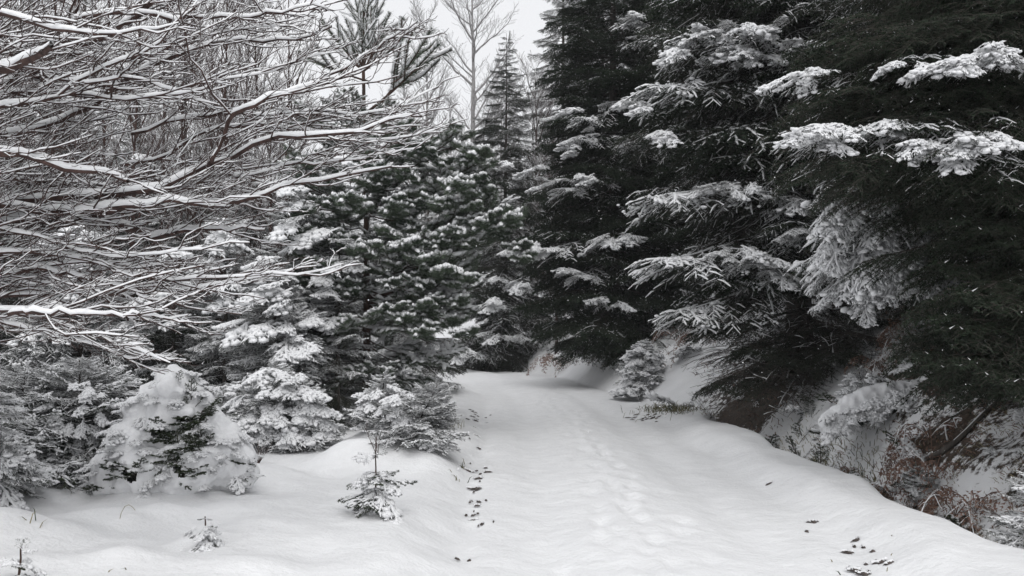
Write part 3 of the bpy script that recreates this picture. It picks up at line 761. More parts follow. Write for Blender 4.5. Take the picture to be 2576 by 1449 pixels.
# low bushes
def bush(label, u, v, vt, R, vs, n, sd, lean=0, d=None, **k):
    bs = gp(u, d) if d else GV(u, v)
    tp = P(u, vt, bs[1])
    return conifer(label, bs, max(.12, tp[2] - bs[2]), R, sd, vs, h0=.03, n=n, prof=.7, pitch=(.55, .0), bel=.0, lean=lean, Lmin=.06, r0=.012 * (tp[2] - bs[2]) + .006, **k)
bush('wide low spruce left of the snow-buried bush', 200, 1195, 905, 1.05, ['heavy0', 'small1', 'small2', 'small3', 'small0'], 110, 501)
bush('low spruce bowed under snow at the left edge, behind the nearest boughs', 70, 1180, 930, .95, ['small0', 'small2', 'heavy1'], 80, 502)
bush('rounded spruce bush loaded with snow lumps, left of the pine', 690, 1125, 915, .66, LOAD + SMALL, 100, 503)
bush('snow-laden bush between the round bush and the buried one', 600, 1090, 960, .5, LOAD + SMALL, 70, 504)
bush('white frosted little spruce leaning over the hummock, below the pine', 850, 1075, 975, .5, LOAD, 70, 505, lean=-.2)
bush('snow-laden little spruce in the thicket straight below the slim sapling', 760, 1110, 960, .5, LOAD + SMALL, 80, 521)
bush('snowy spruce bush at the back of the thicket, left of the pine trunk', 840, 1040, 900, .6, LOAD + SMALL, 80, 522)
bush('snow-bowed spruce bush hard against the right side of the buried bush', 560, 1120, 985, .45, LOAD + SMALL, 60, 523)
bush('frosted spruce bush at the foot of the pine trunk', 915, 1035, 930, .5, LOAD + SMALL, 70, 524)
bush('snow-capped small spruce between the pine trunk and the bright one', 960, 1060, 945, .38, LOAD + SMALL, 60, 525)
bush('small spruce with a bright snow cap right of the pine trunk', 1000, 1010, 862, .62, ['small0', 'small1', 'load0', 'small3'], 90, 506)
bush('dark green spruce sapling leaning over the left edge of the track', 1040, 1110, 970, .55, ['small0', 'small2'], 70, 507, lean=.35)
bush('spruce twig tips poking over the hummock above the dark leaning sapling', 1080, 1120, 1045, .22, ['small0', 'small2'], 30, 508, lean=.3)
bush('small snow-covered spruce standing alone at the right edge of the bend', 1618, 985, 855, .72, LOAD + ['small1'], 90, 509)
bush('tiny white spruce at the far side of the bend', 1222, 915, 903, .25, LOAD, 14, 510)
bush('snowy little spruce at the foot of the bank in front of the snow-capped hump', 2160, 1000, 935, .28, LOAD + SMALL, 40, 511, d=11.5)
bush('snow-dusted fir seedling beside the right berm', 2318, 1262, 1178, .22, ['seed0', 'seed1', 'seed2', 'small1'], 34, 512, name='fir_seedling', cat='fir seedling')
bush('dark young fir at the right edge of the picture, snow on its lower twigs', 2600, 1350, 1170, .42, ['small1', 'small3', 'load1', 'small1'], 60, 513, name='fir_sapling', cat='fir sapling', d=6.6)

# seedlings on the left snow
def seedling(label, u, v, vt, tiers, sd, R, bs=None):
    rng = np.random.default_rng(sd); bs = GV(u, v) if bs is None else bs; H = P(u, vt, bs[1])[2] - bs[2]
    root = thing('spruce_seedling', label, 'spruce seedling', bs)
    tb, Pt = trunk_mesh(rng, H, .009, .004, .0, 'pinebark', 8, 6, .003); obj('stem', tb.mesh('stem'), root); root.rotation_euler = (rng.normal() * .08, rng.normal() * .09, 0)
    for f, nb, rl, pt in tiers:
        for j in range(nb):
            if rng.random() < .2: continue
            add_branch(root, f'seed{rng.integers(3)}' if rng.random() < .6 else f'pad{rng.integers(4)}', (0, 0, H * (f + rng.normal() * .02)), j * 2 * math.pi / nb + rng.normal() * .25 + f * 5, pt + rng.normal() * .08, R * rl * rng.uniform(.6, 1.15), rng.normal() * .2)
    return root
seedling('spruce seedling with a bare forked top on the left snow, nearest the track', 945, 1285, 1100, [(.12, 8, 1.0, -.55), (.25, 8, 1.05, -.35), (.42, 7, .9, -.1), (.5, 6, .8, .0), (.74, 4, .55, .15)], 601, .30)
seedling('tiny spruce seedling half sunk in the smooth foreground snow', 522, 1378, 1300, [(.15, 6, 1.0, -.65), (.35, 6, 1.0, -.45), (.62, 5, .8, -.25), (.92, 3, .45, .0)], 602, .17)
seedling('spruce seedling with snowy tips at the lower left corner', 45, 1480, 1375, [(.3, 6, .9, -.5), (.55, 5, .9, .2), (.9, 4, .5, .7)], 603, .20)
bs = GV(-25, 1265)
rt = conifer('nearest spruce, only its snow-laden bough tips showing at the left edge', bs, .95, .45, 604, ['load1', 'load0', 'small1', 'small3'], h0=.03, n=60, prof=.7, pitch=(.3, -.3), bel=0, Lmin=.12)

# ------------------------------------------------------------------ snow mounds with lumpy surfaces
def mound(spheres, holes, voxel=.022, seed=1, amp=.012):
    """closed snow shell over a bush: spheres (x,y,z,r), openings (x,y,z,r)"""
    tv, tf = _ico(3)
    b = Buf()
    for (x, y, z, r) in spheres:
        i0 = b.verts(tv * r + np.array([x, y, z])); b.faces(tf + i0, 'snow')
    me = b.mesh('tmp')
    o = bpy.data.objects.new('tmp', me); col.objects.link(o)
    md = o.modifiers.new('r', 'REMESH'); md.mode = 'VOXEL'; md.voxel_size = voxel; md.use_smooth_shade = True
    sm = o.modifiers.new('s', 'SMOOTH'); sm.factor = .6; sm.iterations = 6
    dg = bpy.context.evaluated_depsgraph_get()
    ev = o.evaluated_get(dg); m2 = bpy.data.meshes.new_from_object(ev)
    bpy.data.objects.remove(o)
    n = len(m2.vertices); co = np.zeros(n * 3, np.float32); m2.vertices.foreach_get('co', co); co = co.reshape(-1, 3).astype(float)
    no = np.zeros(n * 3, np.float32); m2.vertex_normals.foreach_get('vector', no); no = no.reshape(-1, 3)
    co2 = co + no * (amp * 1.6 * fbm(co[:, 0] * 9, co[:, 1] * 9, co[:, 2] * 9, 3, seed) + amp * 2.0 * vnoise(co[:, 0] * 3.5, co[:, 1] * 3.5, co[:, 2] * 3.5, seed + 5))[:, None]
    import bmesh
    bm = bmesh.new(); bm.from_mesh(m2)
    bm.verts.ensure_lookup_table()
    for i, v in enumerate(bm.verts): v.co = co2[i]
    if holes:
        H = np.array(holes)
        fc = np.array([f.calc_center_median()[:] for f in bm.faces])
        nzv = .12 * fbm(fc[:, 0] * 14, fc[:, 1] * 14, fc[:, 2] * 14, 2, seed + 9)
        kill = np.zeros(len(fc), bool)
        for h in H:
            kill |= (np.linalg.norm(fc - h[:3], axis=1) / h[3] + nzv) < 1
        fs = list(bm.faces)
        bmesh.ops.delete(bm, geom=[fs[i] for i in np.nonzero(kill)[0]], context='FACES')
    for f in bm.faces: f.smooth = True
    bm.to_mesh(m2); bm.free()
    m2.materials.clear(); m2.materials.append(M['snow'])
    return m2
D = 8.3
base = GV(430, 1235); D = base[1] + .25
k = D / FD
def loc(u, v, dd=0.0):
    p = P(u, v, D + dd); return p - base
sph = []
for (u, v, dd, r) in [(300, 1190, 0, 70), (380, 1195, -.1, 85), (470, 1180, -.1, 85), (560, 1165, 0, 75), (600, 1190, 0, 45), (350, 1120, 0, 75), (430, 1110, .1, 85), (520, 1110, .1, 75), (575, 1110, .1, 45),
                      (370, 1060, .1, 60), (440, 1040, .1, 75), (490, 1040, .1, 60), (390, 1000, .1, 45), (440, 975, .1, 48), (485, 990, .1, 40), (430, 945, .1, 24), (460, 950, .1, 24), (548, 1062, .05, 24), (540, 1085, .05, 32),
                      (265, 1215, -.05, 36), (290, 1165, 0, 50), (320, 1095, 0, 45), (350, 1035, .05, 42), (620, 1190, 0, 30), (500, 1190, -.2, 50), (340, 1225, -.15, 36), (415, 960, .05, 30), (505, 1015, .05, 36), (300, 1225, -.1, 30)]:
    sph.append((*loc(u, v, dd), r * k))
for s_ in range(44):
    r_ = np.random.default_rng(900 + s_); t = r_.random(); u = 230 + 400 * r_.random(); w = abs(u - 440) / 210
    v = 950 + 280 * w + (1 - w) * 220 * r_.random()
    sph.append((*loc(u, min(v, 1225), -.12 + .1 * w), (13 + 16 * r_.random()) * k))
# openings lie on the camera side; find them by marching through the union of the spheres
def front(u, v):
    for dd in np.linspace(-1.0, .6, 160):
        p = loc(u, v, dd)
        if any(np.linalg.norm(p - np.array(q[:3])) < q[3] for q in sph): return p
    return loc(u, v, 0)
holes = [(*front(u, v), r * k * .82) for (u, v, r) in [(480, 1062, 27), (462, 1055, 20), (405, 1088, 16), (430, 1098, 17), (410, 1100, 14), (492, 1105, 18), (498, 1122, 14), (437, 1150, 16), (445, 1178, 14), (330, 1200, 16), (320, 1190, 14), (268, 1233, 12), (458, 1195, 12), (508, 1050, 12), (390, 1090, 12), (480, 1130, 10), (625, 1185, 9)]]
mroot = thing('buried_spruce_bush', 'spruce bush almost buried under one big lumpy snow dome, left foreground', 'spruce bush', base)
obj('snow_shell', mound(sph, holes, .018, 3, .019), mroot, label='thick lumpy snow shell with dark openings')
rng = np.random.default_rng(77)
tb, _ = trunk_mesh(rng, loc(465, 985)[2], .03, .01, 0, 'bark', 8, 6); o = obj('trunk', tb.mesh('trunk'), mroot); o.location = (float(loc(455, 1200)[0]), .25, 0)
for (x, y, z, r) in holes:
    for j in range(5):
        p = np.array([x, y + .10, z]) + rng.normal(size=3) * .025
        add_branch(mroot, ['plain0', 'plain1', 'seed0'][j % 3], p, -math.pi / 2 + rng.normal() * .9, rng.normal() * .5, .22 + .05 * rng.random())
for (u, v, az, pt, L) in [(478, 1010, -1.2, 1.35, .20), (483, 1030, .3, .9, .14), (476, 1030, 2.6, .9, .13), (430, 1020, 2.4, 1.2, .10), (430, 1155, 2.2, .9, .16), (445, 1165, 1.0, 1.0, .14), (430, 1160, 3.2, -.2, .16), (340, 1190, 0, .2, .16), (335, 1195, 3.1, -.2, .12), (627, 1195, 1.5, 1.3, .14), (445, 960, -1, .9, .12)]:
    p = front(u, v) + np.array([0, .03, 0]); add_branch(mroot, f'plain{rng.integers(2)}', p, az, pt, L)

me_ = bpy.data.objects['snow_shell'].data
rg = np.random.default_rng(5); cand = [p_ for p_ in me_.polygons if p_.normal.y < .1 and p_.normal.z > -.2]
for q in range(95):
    f_ = cand[rg.integers(len(cand))]; c_ = np.array(f_.center); n_ = f_.normal
    add_branch(mroot, f'pad{rg.integers(4)}', c_ - np.array(n_) * .035, math.atan2(n_.y, n_.x) + rg.normal() * .3, .1 + rg.normal() * .15, rg.uniform(.08, .20))
# snow cushions on the round bushes and low snow humps
def humps(name, label, cat, base, sl, holes=None, seed=5, voxel=.02, amp=.008, parent=None, kind=None):
    me = mound(sl, holes, voxel, seed, amp)
    if parent: return obj(name, me, parent)
    root = obj(name, me, None, tuple(float(c) for c in base), label=label, category=cat)
    return root
def cushions(root, D, items, amp=.012):
    for (u, v, ru, rv) in items:
        p = P(u, v, D) - np.array(root.location); kk = D / FD
        b = Buf(); rg = np.random.default_rng(int(u + v))
        n = 5; C = np.zeros((n, 3)); S_ = np.zeros((n, 3))
        for i in range(n):
            C[i] = p + np.array([rg.uniform(-.6, .6) * ru * kk, rg.uniform(-.5, .5) * ru * kk, rg.uniform(-.4, .4) * rv * kk])
            S_[i] = np.array([ru * .7, ru * .7, rv * .75]) * kk * rg.uniform(.4, .85)
        sl = [(*C[i], float(S_[i][0])) for i in range(n)]
        me = mound(sl, None, .014, int(u), .012)
        zc_ = float(C[:, 2].mean()); co = np.zeros(len(me.vertices) * 3, np.float32); me.vertices.foreach_get('co', co); co = co.reshape(-1, 3); co[:, 2] = zc_ + (co[:, 2] - zc_) * .62; me.vertices.foreach_set('co', co.ravel())
        obj('snow_cap', me, root)
DOMES = [('rounded spruce bush', [(700, 990, 100, 60), (690, 1060, 90, 40)], 9, 20, 34, -.02, -.35), ('snow-laden bush between', [(600, 1040, 42, 55)], 8, 18, 26, 0, -.2),
         ('snow-laden little spruce in the thicket', [(770, 1035, 55, 60)], 8, 17, 34, 0, -.25), ('snow-bowed spruce bush hard', [(575, 1070, 32, 45)], 9, 17, 20, 0, -.2), ('white frosted little spruce', [(850, 1030, 50, 40)], 6, 14, 30, .05, -.2),
         ('snowy spruce bush at the back', [(840, 965, 48, 50)], 7, 15, 30, .0, -.25), ('frosted spruce bush at the foot', [(910, 985, 45, 45)], 7, 14, 28, .0, -.2), ('snow-capped small spruce between', [(960, 1005, 35, 40)], 8, 15, 20, .0, -.15),
         ('small spruce with a bright', [(1000, 900, 30, 26), (1005, 960, 45, 36)], 6, 15, 24, .02, -.25), ('dark green spruce sapling', [(1010, 1020, 26, 34), (1065, 1085, 30, 30)], 6, 14, 16, .05, -.2),
         ('small snow-covered spruce standing alone', [(1615, 900, 26, 30), (1612, 950, 44, 28)], 5, 10, 34, .02, -.35), ('spruce seedling with a bare forked', [(965, 1250, 36, 18), (945, 1205, 30, 14)], 4, 9, 16, .05, -.06),
         ('tiny spruce seedling', [(520, 1335, 36, 22)], 3, 8, 16, .1, -.04), ('snow-dusted fir seedling', [(2318, 1225, 36, 28)], 4, 9, 24, .05, -.08), ('snowy little spruce at the foot', [(2160, 965, 26, 22)], 4, 10, 20, .0, -.1),
         ('low spruce bowed under', [(100, 1060, 90, 70)], 6, 14, 26, .25, -.3), ('wide low spruce left', [(210, 1030, 120, 80)], 6, 14, 40, .25, -.4)]
for (nm, ell, r0_, r1_, n_, cov_, off_) in DOMES:
    for o in list(bpy.data.objects):
        if o.parent is None and str(o.get('label', '')).startswith(nm):
            D_ = o.location.y; rg = np.random.default_rng(int(D_ * 100) % 97)
            for (uc, vc, ru, rv) in ell:
                for q in range(int(n_ * .75)):
                    a = rg.random() * 6.283; w = math.sqrt(rg.random()); x, y = w * math.cos(a), w * math.sin(a)
                    dd = off_ * math.sqrt(max(0, 1 - w * w)) + off_ * .4
                    L = (r0_ + r1_) * D_ / FD * rg.uniform(1.5, 2.4)
                    p = P(uc + ru * x, vc + rv * y - 6, D_ + dd + .4 * L) - np.array(o.location)
                    add_branch(o, f'pad{rg.integers(4)}', p, -math.pi / 2 + x * 1.1 + rg.normal() * .4, -.05 - .35 * (y > 0) + rg.normal() * .15, L)
# snow-capped hump on the bank (an old stump covered by heather), and the snow heaps around the ferns
hb = gp(2200, 10.6)
root = thing('overgrown_log', 'fallen log on the bank under a thick smooth snow pillow, dark moss hanging below', 'fallen log', hb)
kk = 10.6 / FD
def hl(u, v, dd=0): return P(u, v, 10.6 + dd) - hb
line = np.array([hl(2075, 1062), hl(2120, 1045), hl(2170, 1020), hl(2230, 995), hl(2290, 985), hl(2350, 965)])
b = Buf(); b.tubes(line[1:] - np.array([0, -.12, .10]), np.array([.04, .09, .11, .11, .10]), 10, 'bark'); obj('trunk', b.mesh('log'), root)
sl = []; rng = np.random.default_rng(41)
for q in np.linspace(0, 1, 30):
    u = 2080 + 270 * q; v = np.interp(u, [2080, 2120, 2170, 2230, 2290, 2350], [1052, 1030, 1000, 972, 958, 945]); r = 15 + 13 * math.sin(min(1, q * 1.25 + .1) * math.pi) ** .7
    for dd in (-.06, .08, .22, .36): sl.append((*(hl(u, v + 10 + 6 * rng.normal() * (dd < 0), dd) + np.array([0, 0, -.25 * abs(dd - .05)])), r * kk * rng.uniform(.8, 1.1)))
obj('snow_pillow', mound(sl, None, .020, 12, .014), root)
rg = np.random.default_rng(6)
for q in range(60):
    t = rg.random() * 4.6; j = int(t); p = line[j] + (line[j + 1] - line[j]) * (t - j) + np.array([0, -.10 - .06 * rg.random(), .0 + .09 * rg.random()])
    add_branch(root, f'pad{rg.integers(4)}', p, -math.pi / 2 - .4 + rg.normal() * .6, -.5 + rg.normal() * .3, rg.uniform(.16, .30), name='heather_spray')
b = Buf(); rng = np.random.default_rng(5)
A = []; 
for i in range(900):
    t = rng.random() * 5; j = min(int(t), 4); p = line[j] + (line[j + 1] - line[j]) * (t - j) + np.array([0, -.08 - .05 * rng.random(), -.02 - .12 * rng.random()])
    A.append(p)
A = np.array(A); b.needles(A, A + np.array([0, -.02, -.06]), 3, .06, .010, rng, 'spruce', .9); o = obj('moss', b.mesh('moss'), root)

# ------------------------------------------------------------------ bracken, grass, undergrowth
def fern_mesh(seed, nf=6, L=.62, snow=.4):
    rng = np.random.default_rng(seed); b = Buf()
    for f in range(nf):
        az = f * 2 * math.pi / nf + rng.normal() * .4; N = 9; s = np.linspace(0, 1, N)
        l = L * rng.uniform(.7, 1.15)
        Pt = np.zeros((1, N, 3)); h = l * (.95 * s - .15 * s ** 2) * .75; 
        Pt[0, :, 0] = np.cos(az) * h; Pt[0, :, 1] = np.sin(az) * h
        Pt[0, :, 2] = l * (1.1 * s - 1.35 * s ** 2 * rng.uniform(.8, 1.25))
        b.tubes(Pt, np.linspace(.004, .0015, N)[None], 3, 'fern')
        pin, pl, pt = spawn(rng, Pt, 16, .25, .98, lambda t: .42 * (1 - t) ** .7 + .04, (1.1, 1.4), (-.7, -.2), 4, .1, -.35)
        b.needles(pin[:, :-1].reshape(-1, 3), pin[:, 1:].reshape(-1, 3), 4, .026, .011, rng, 'fern', .6)
        if rng.random() < snow:
            e = rng.uniform(.2, 1.2, N) * .007; e[0] = .002; e[-1] *= .3
            b.ridges(Pt[0], e, e, .003, 'snow', 6)
            on = rng.random(len(pin)) < .35; e = rng.uniform(.3, 1.1, (on.sum(), 4)) * .007
            b.ridges(pin[on], e, e * .8, .003, 'snow', 4)
    return b.mesh('bracken')
FERN = [fern_mesh(700 + i) for i in range(4)]
ferns = [(2160, 1105, 9.8, 'russet bracken on the snow heap below the log, left of two', 1.0), (2245, 1120, 9.2, 'russet bracken on the snow heap below the log, right of two', .9), (2285, 1090, 9.6, 'low bent bracken right below the log', .8),
         (2215, 945, 12.3, 'brown bracken clump just above the log', 1.0), (2260, 925, 12.6, 'brown bracken clump above the right end of the log', 1.1), (2300, 905, 12.9, 'tall brown bracken under the white hanging boughs', 1.1),
         (2100, 1085, 10.6, 'small brown bracken at the ditch left of the log', .7), (1395, 912, 31, 'russet bracken patch on the far snow bank at the bend', 2.0), (1440, 900, 30, 'second bracken patch on the far snow bank, nearer the dark spruce', 1.6),
         (1700, 915, 22, 'brown bracken on the bank behind the lone snowy spruce', 1.3), (1750, 940, 20, 'brown bracken between the lone snowy spruce and the largest spruce', 1.2), (2340, 1020, 9.0, 'brown bracken hanging beside the near spruce, right of the log', 1.1), (2330, 980, 9.6, 'upper brown bracken right of the log', 1.1), (2390, 1110, 8.2, 'dark bracken beside the fallen branch', 1.0),
         (2440, 1000, 8.0, 'bracken above the fallen branch', 1.0), (2300, 800, 14.5, 'bracken on the high white part of the bank', 1.4)]
for i, (u, v, d, lab, sc) in enumerate(ferns):
    bs = gp(u, d)
    o = obj('bracken_fern', FERN[i % 4], None, tuple(bs), label=lab, category='fern', group='brown bracken on the bank')
    sc *= 1.35; o.scale = (sc, sc, sc); o.rotation_euler = (0, 0, i * 1.3)
def blades(b, pts, rng, h, m, w=.004, lean=.5, n=3):
    A = np.asarray(pts); k_ = len(A)
    d = rng.normal(size=(k_, 3)) * lean; d[:, 2] = 1; d /= np.linalg.norm(d, axis=1, keepdims=True)
    hh = h * rng.uniform(.5, 1.3, (k_, 1))
    mid = A + d * hh * .6; tipv = A + d * hh * .9 + np.stack([d[:, 0], d[:, 1], -np.abs(d[:, 2]) * .25], 1) * hh * .6
    w_ = np.cross(d, np.array([0, 1.0, .3])); w_ /= np.linalg.norm(w_, axis=1, keepdims=True) + 1e-9
    V = np.stack([A - w_ * w, A + w_ * w, mid + w_ * w * .8, mid - w_ * w * .8, tipv], 1)
    i0 = b.verts(V); q = i0 + np.arange(k_)[:, None] * 5
    b.faces(q + np.array([0, 1, 2, 3]), m); b.faces(q + np.array([3, 2, 4]), m)
def tuft(label, u, v, d, n, h, rx, ry, seed, mats=('grass', 'green')):
    rng = np.random.default_rng(seed); bs = gp(u, d) if d else GV(u, v)
    b = Buf()
    for m, f in zip(mats, (.75, .25)):
        q = rng.normal(size=(int(n * f), 2)) * np.array([rx, ry]); pts = np.stack([q[:, 0], q[:, 1], zg(q[:, 0] + bs[0], q[:, 1] + bs[1]) - bs[2] - .01], 1)
        blades(b, pts, rng, h, m)
    q = rng.normal(size=(int(n * .12), 2)) * np.array([rx, ry]); z = zg(q[:, 0] + bs[0], q[:, 1] + bs[1]) - bs[2]
    bs2 = Buf(); bs2.blobs(np.stack([q[:, 0], q[:, 1], z + h * .25], 1), np.full((len(q), 3), .012) * rng.uniform(.5, 1.6, (len(q), 1)), rng, 'snow')
    o = obj('grass_tuft', b.mesh('grass_tuft'), None, tuple(bs), label=label, category='grass tuft')
    if n < 300: o['kind'] = 'stuff'
    if bs2.n: obj('snow', bs2.mesh('snow'), o, kind='stuff')
    return o
tuft('bent yellow-green grass tussock at the right edge of the track, left of the largest spruce', 1690, 1035, 0, 420, .17, .30, .5, 1)
tuft('thin frosted grass on the berm nearest the ditch, left part', 1990, 1125, 0, 110, .12, .12, .5, 2)
tuft('thin frosted grass on the berm below the bracken', 2080, 1160, 0, 240, .12, .14, .45, 3)
tuft('darker grass at the ditch edge right of the bracken', 2170, 1195, 0, 320, .12, .16, .4, 4)
tuft('brown grass in the ditch left of the fir seedling', 2230, 1225, 0, 320, .11, .18, .25, 5, ('fern', 'grass'))
tuft('sparse grass stalks on the left verge beside the dark leaning sapling', 1130, 1080, 0, 16, .22, .12, .6, 6)
tuft('few grass stalks in the left verge nearest the bare earth', 1160, 1190, 0, 12, .10, .06, .5, 7)
tuft('scattered grass tips on the smooth right berm', 2420, 1350, 0, 8, .06, .4, .3, 8)
tuft('two bent grass stalks on the left foreground snow', 85, 1320, 0, 4, .10, .04, .04, 9)
tuft('grass tips at the bottom edge of the left snow', 330, 1440, 0, 5, .05, .12, .05, 10)
# arched stalk on the left
bs = GV(300, 1310); b = Buf(); q = np.array([P(u, v, bs[1]) - bs for (u, v) in [(300, 1312), (305, 1290), (314, 1274), (324, 1270), (334, 1276), (340, 1284)]])
b.tubes(q, np.full(6, .0022), 4, 'grass'); obj('arched_stalk', b.mesh('stalk'), None, tuple(bs), label='single dry stalk arched over the left foreground snow', category='grass stalk')
# leafless twig shrub right of the buried bush
def twig_shrub(label, u, v, h, seed, n=7):
    rng = np.random.default_rng(seed); bs = GV(u, v); b = Buf()
    st = np.zeros((n, 6, 3)); s = np.linspace(0, 1, 6)
    for i in range(n):
        a = rng.random() * 6.28; l = rng.uniform(.25, .75)
        st[i, :, 0] = math.cos(a) * l * s * h; st[i, :, 1] = math.sin(a) * l * s * h; st[i, :, 2] = h * s * rng.uniform(.6, 1.1) - .02
    b.tubes(st, np.linspace(.0045, .002, 6)[None].repeat(n, 0), 4, 'twig')
    c, l, t = spawn(rng, st, 5, .3, .95, lambda t: .35 + 0 * t, (.4, .8), (-.1, .3), 4, radial=True); b.tubes(c, np.full((len(c), 4), .0018), 3, 'twig')
    e = rng.uniform(.2, 1, (len(c), 4)) * .006; b.ridges(c, e, e, .002, 'snow', 4)
    return obj('twig_shrub', b.mesh('twig_shrub'), None, tuple(bs), label=label, category='shrub')
twig_shrub('bare twiggy shrub in the snow just right of the buried bush', 650, 1165, .22, 31)
twig_shrub('thin leafless shrub behind the twiggy one, by the snow-laden bushes', 612, 1105, .3, 32)
twig_shrub('leafless stalks behind the forked-top seedling', 950, 1150, .3, 33, 3)

# dark undergrowth of the bank: stems, dead grass, low twigs nobody could count
rng = np.random.default_rng(12); b = Buf()
def scatter(n, xr, yr, cond):
    x = rng.uniform(*xr, n); y = rng.uniform(*yr, n); s = soff(x, y); ok = cond(x, y, s)
    x, y = x[ok], y[ok]; return np.stack([x, y, zg(x, y) - .01], 1)
pts = scatter(64000, (2.5, 9.5), (4.0, 13.2), lambda x, y, s: (s > 2.95) & (rng.random(len(x)) < .03 + .75 * (fbm(x * 2.3, y * 2.3, 0, 2, 4) > .12)))
k3 = len(pts) // 3
blades(b, pts[:k3], rng, .07, 'grass', .003, .9); blades(b, pts[k3:2 * k3], rng, .08, 'fern', .004, 1.0); blades(b, pts[2 * k3:], rng, .05, 'grass', .003, 1.0)
pts = scatter(9000, (1, 8), (14, 31), lambda x, y, s: (s > 2.3) & (vnoise(x * .9, y * .9, 0, 6) > .15))
blades(b, pts[:len(pts) // 2], rng, .13, 'fern', .006, 1.0); blades(b, pts[len(pts) // 2:], rng, .13, 'bark', .006, 1.0)
pts = scatter(9000, (-12, -2), (9, 24), lambda x, y, s: (s < -4.2))
blades(b, pts, rng, .16, 'bark', .005, 1.0)
obj('undergrowth', b.mesh('undergrowth'), None, kind='stuff', label='dead grass, stems and low twigs on the sheltered ground under the trees', category='undergrowth')
sp = scatter(420, (3.0, 8.0), (4.5, 15), lambda x, y, s: (s > 2.75) & (s < 5.5))
sp2 = scatter(260, (1.5, 8.5), (15.5, 27), lambda x, y, s: (s > 2.2) & (s < 5.0))
for i, p in enumerate(np.concatenate([sp[:220], sp2[:75]])):
    v_ = ['pad0', 'deadw0', 'load1', 'plain0', 'deadw1', 'bare0', 'pad2', 'plain1'][i % 8]
    me_, l0_, _ = LIB[v_]; k_ = rng.uniform(.22, .45) * (1 if i < 220 else 1.6) / l0_
    o = obj('brush_sprig', me_, ground, tuple(p + np.array([0, 0, .01]))); o.scale = (k_, k_, k_); o.rotation_euler = (0, -rng.uniform(.2, 1.1), rng.random() * 6.28)

# fallen branch lying down the bank
pts = [(2335, 1165), (2365, 1150), (2400, 1128), (2430, 1098), (2465, 1060), (2510, 1015), (2560, 975)]
q0 = gp(2335, 8.0); q = []
for i, (u, v) in enumerate(pts):
    p = GV(u, v); q.append(p + np.array([0, 0, .035]))
q = np.array(q); bs = q[0].copy(); b = Buf(); b.tubes(q - bs, np.array([.028, .032, .030, .026, .022, .016, .010]), 7, 'bark')
e = np.array([.01, .02, .02, .012, .016, .012, .005]) * .6; b.ridges(q - bs, e, e, .026, 'snow', 6)
obj('fallen_branch', b.mesh('fallen_branch'), None, tuple(bs), label='bare dark branch lying slantwise down the bank below the near spruce', category='fallen branch')

# bare earth showing at the edges of the wheel tracks
rng = np.random.default_rng(8)
earth = [(1192, 1312, 18), (1200, 1275, 16), (1205, 1265, 12), (1197, 1232, 26), (1203, 1205, 24), (1178, 1187, 24), (1225, 1190, 16), (1222, 1180, 10), (1180, 1415, 10), (1150, 1410, 10), (1190, 1300, 12), (1205, 1130, 12), (1200, 1098, 16), (1198, 1078, 10), (1196, 1060, 14), (1190, 1050, 12), (1192, 1038, 14), (1185, 1033, 10), (1205, 1108, 9),
         (2045, 1316, 22), (2030, 1340, 8), (2155, 1362, 18), (2135, 1393, 24), (2215, 1417, 30), (2235, 1422, 20), (2150, 1440, 26), (2175, 1448, 20), (1935, 1220, 14), (1620, 1055, 26), (1650, 1050, 22), (1580, 1052, 14), (1600, 1045, 12)]
for i in range(26):
    vc_, sv_ = [(1195, 12), (1268, 12), (1085, 22), (1046, 8), (1310, 8)][i % 5]; earth.append((1198 + rng.normal() * 17, vc_ + rng.normal() * sv_, rng.uniform(3, 11)))
for i in range(10): earth.append((2180 + rng.normal() * 34, rng.uniform(1365, 1448), rng.uniform(4, 12)))
for i in range(14): earth.append((1625 + rng.normal() * 30, 1052 + rng.normal() * 6, rng.uniform(5, 12)))
for (u, v, w) in earth:
    p = GV(u, v); kk = p[1] / FD; b = Buf()
    n = 22; th = np.linspace(0, 2 * math.pi, n, endpoint=False)
    a = w * kk * .5; dp = max(.02, a * .85) * rng.uniform(.5, 1.2)
    r = 1 + .5 * vnoise(np.cos(th) * 2.2 + u, np.sin(th) * 2.2 + v, 0, 3) + .6 * vnoise(np.cos(th) * 5 + u, np.sin(th) * 6 + v, 0, 4)
    x = np.cos(th) * a * r; y = np.sin(th) * dp * r
    ring = np.stack([x, y, zg(p[0] + x, p[1] + y) - p[2] - .006 * 0 + .004], 1)
    zi = zg(p[0] + x * .5, p[1] + y * .5) - p[2] + .014 + .006 * rng.random(n)
    ring2 = np.stack([x * .55, y * .55, zi], 1)
    i0 = b.verts(np.concatenate([ring, ring2, [[0, 0, .018]]]))
    qq = np.arange(n); q2 = (qq + 1) % n
    b.faces(np.stack([i0 + qq, i0 + q2, i0 + n + q2, i0 + n + qq], 1), 'earth'); b.faces(np.stack([i0 + n + qq, i0 + n + q2, np.full(n, i0 + 2 * n)], 1), 'earth')
    # snow overhanging the far rim
    hf = (y > -dp * .25); arc = ring[hf][np.argsort(-x[hf])] + np.array([0, -dp * .12, .006])
    if len(arc) > 3:
        e = rng.uniform(.4, 1.2, len(arc)) * min(.022, a * .5); e[0] *= .2; e[-1] *= .2; b.ridges(arc, e, e * .8, .006, 'snow', 6)
    o = obj('bare_earth', b.mesh('bare_earth'), ground, tuple(p))

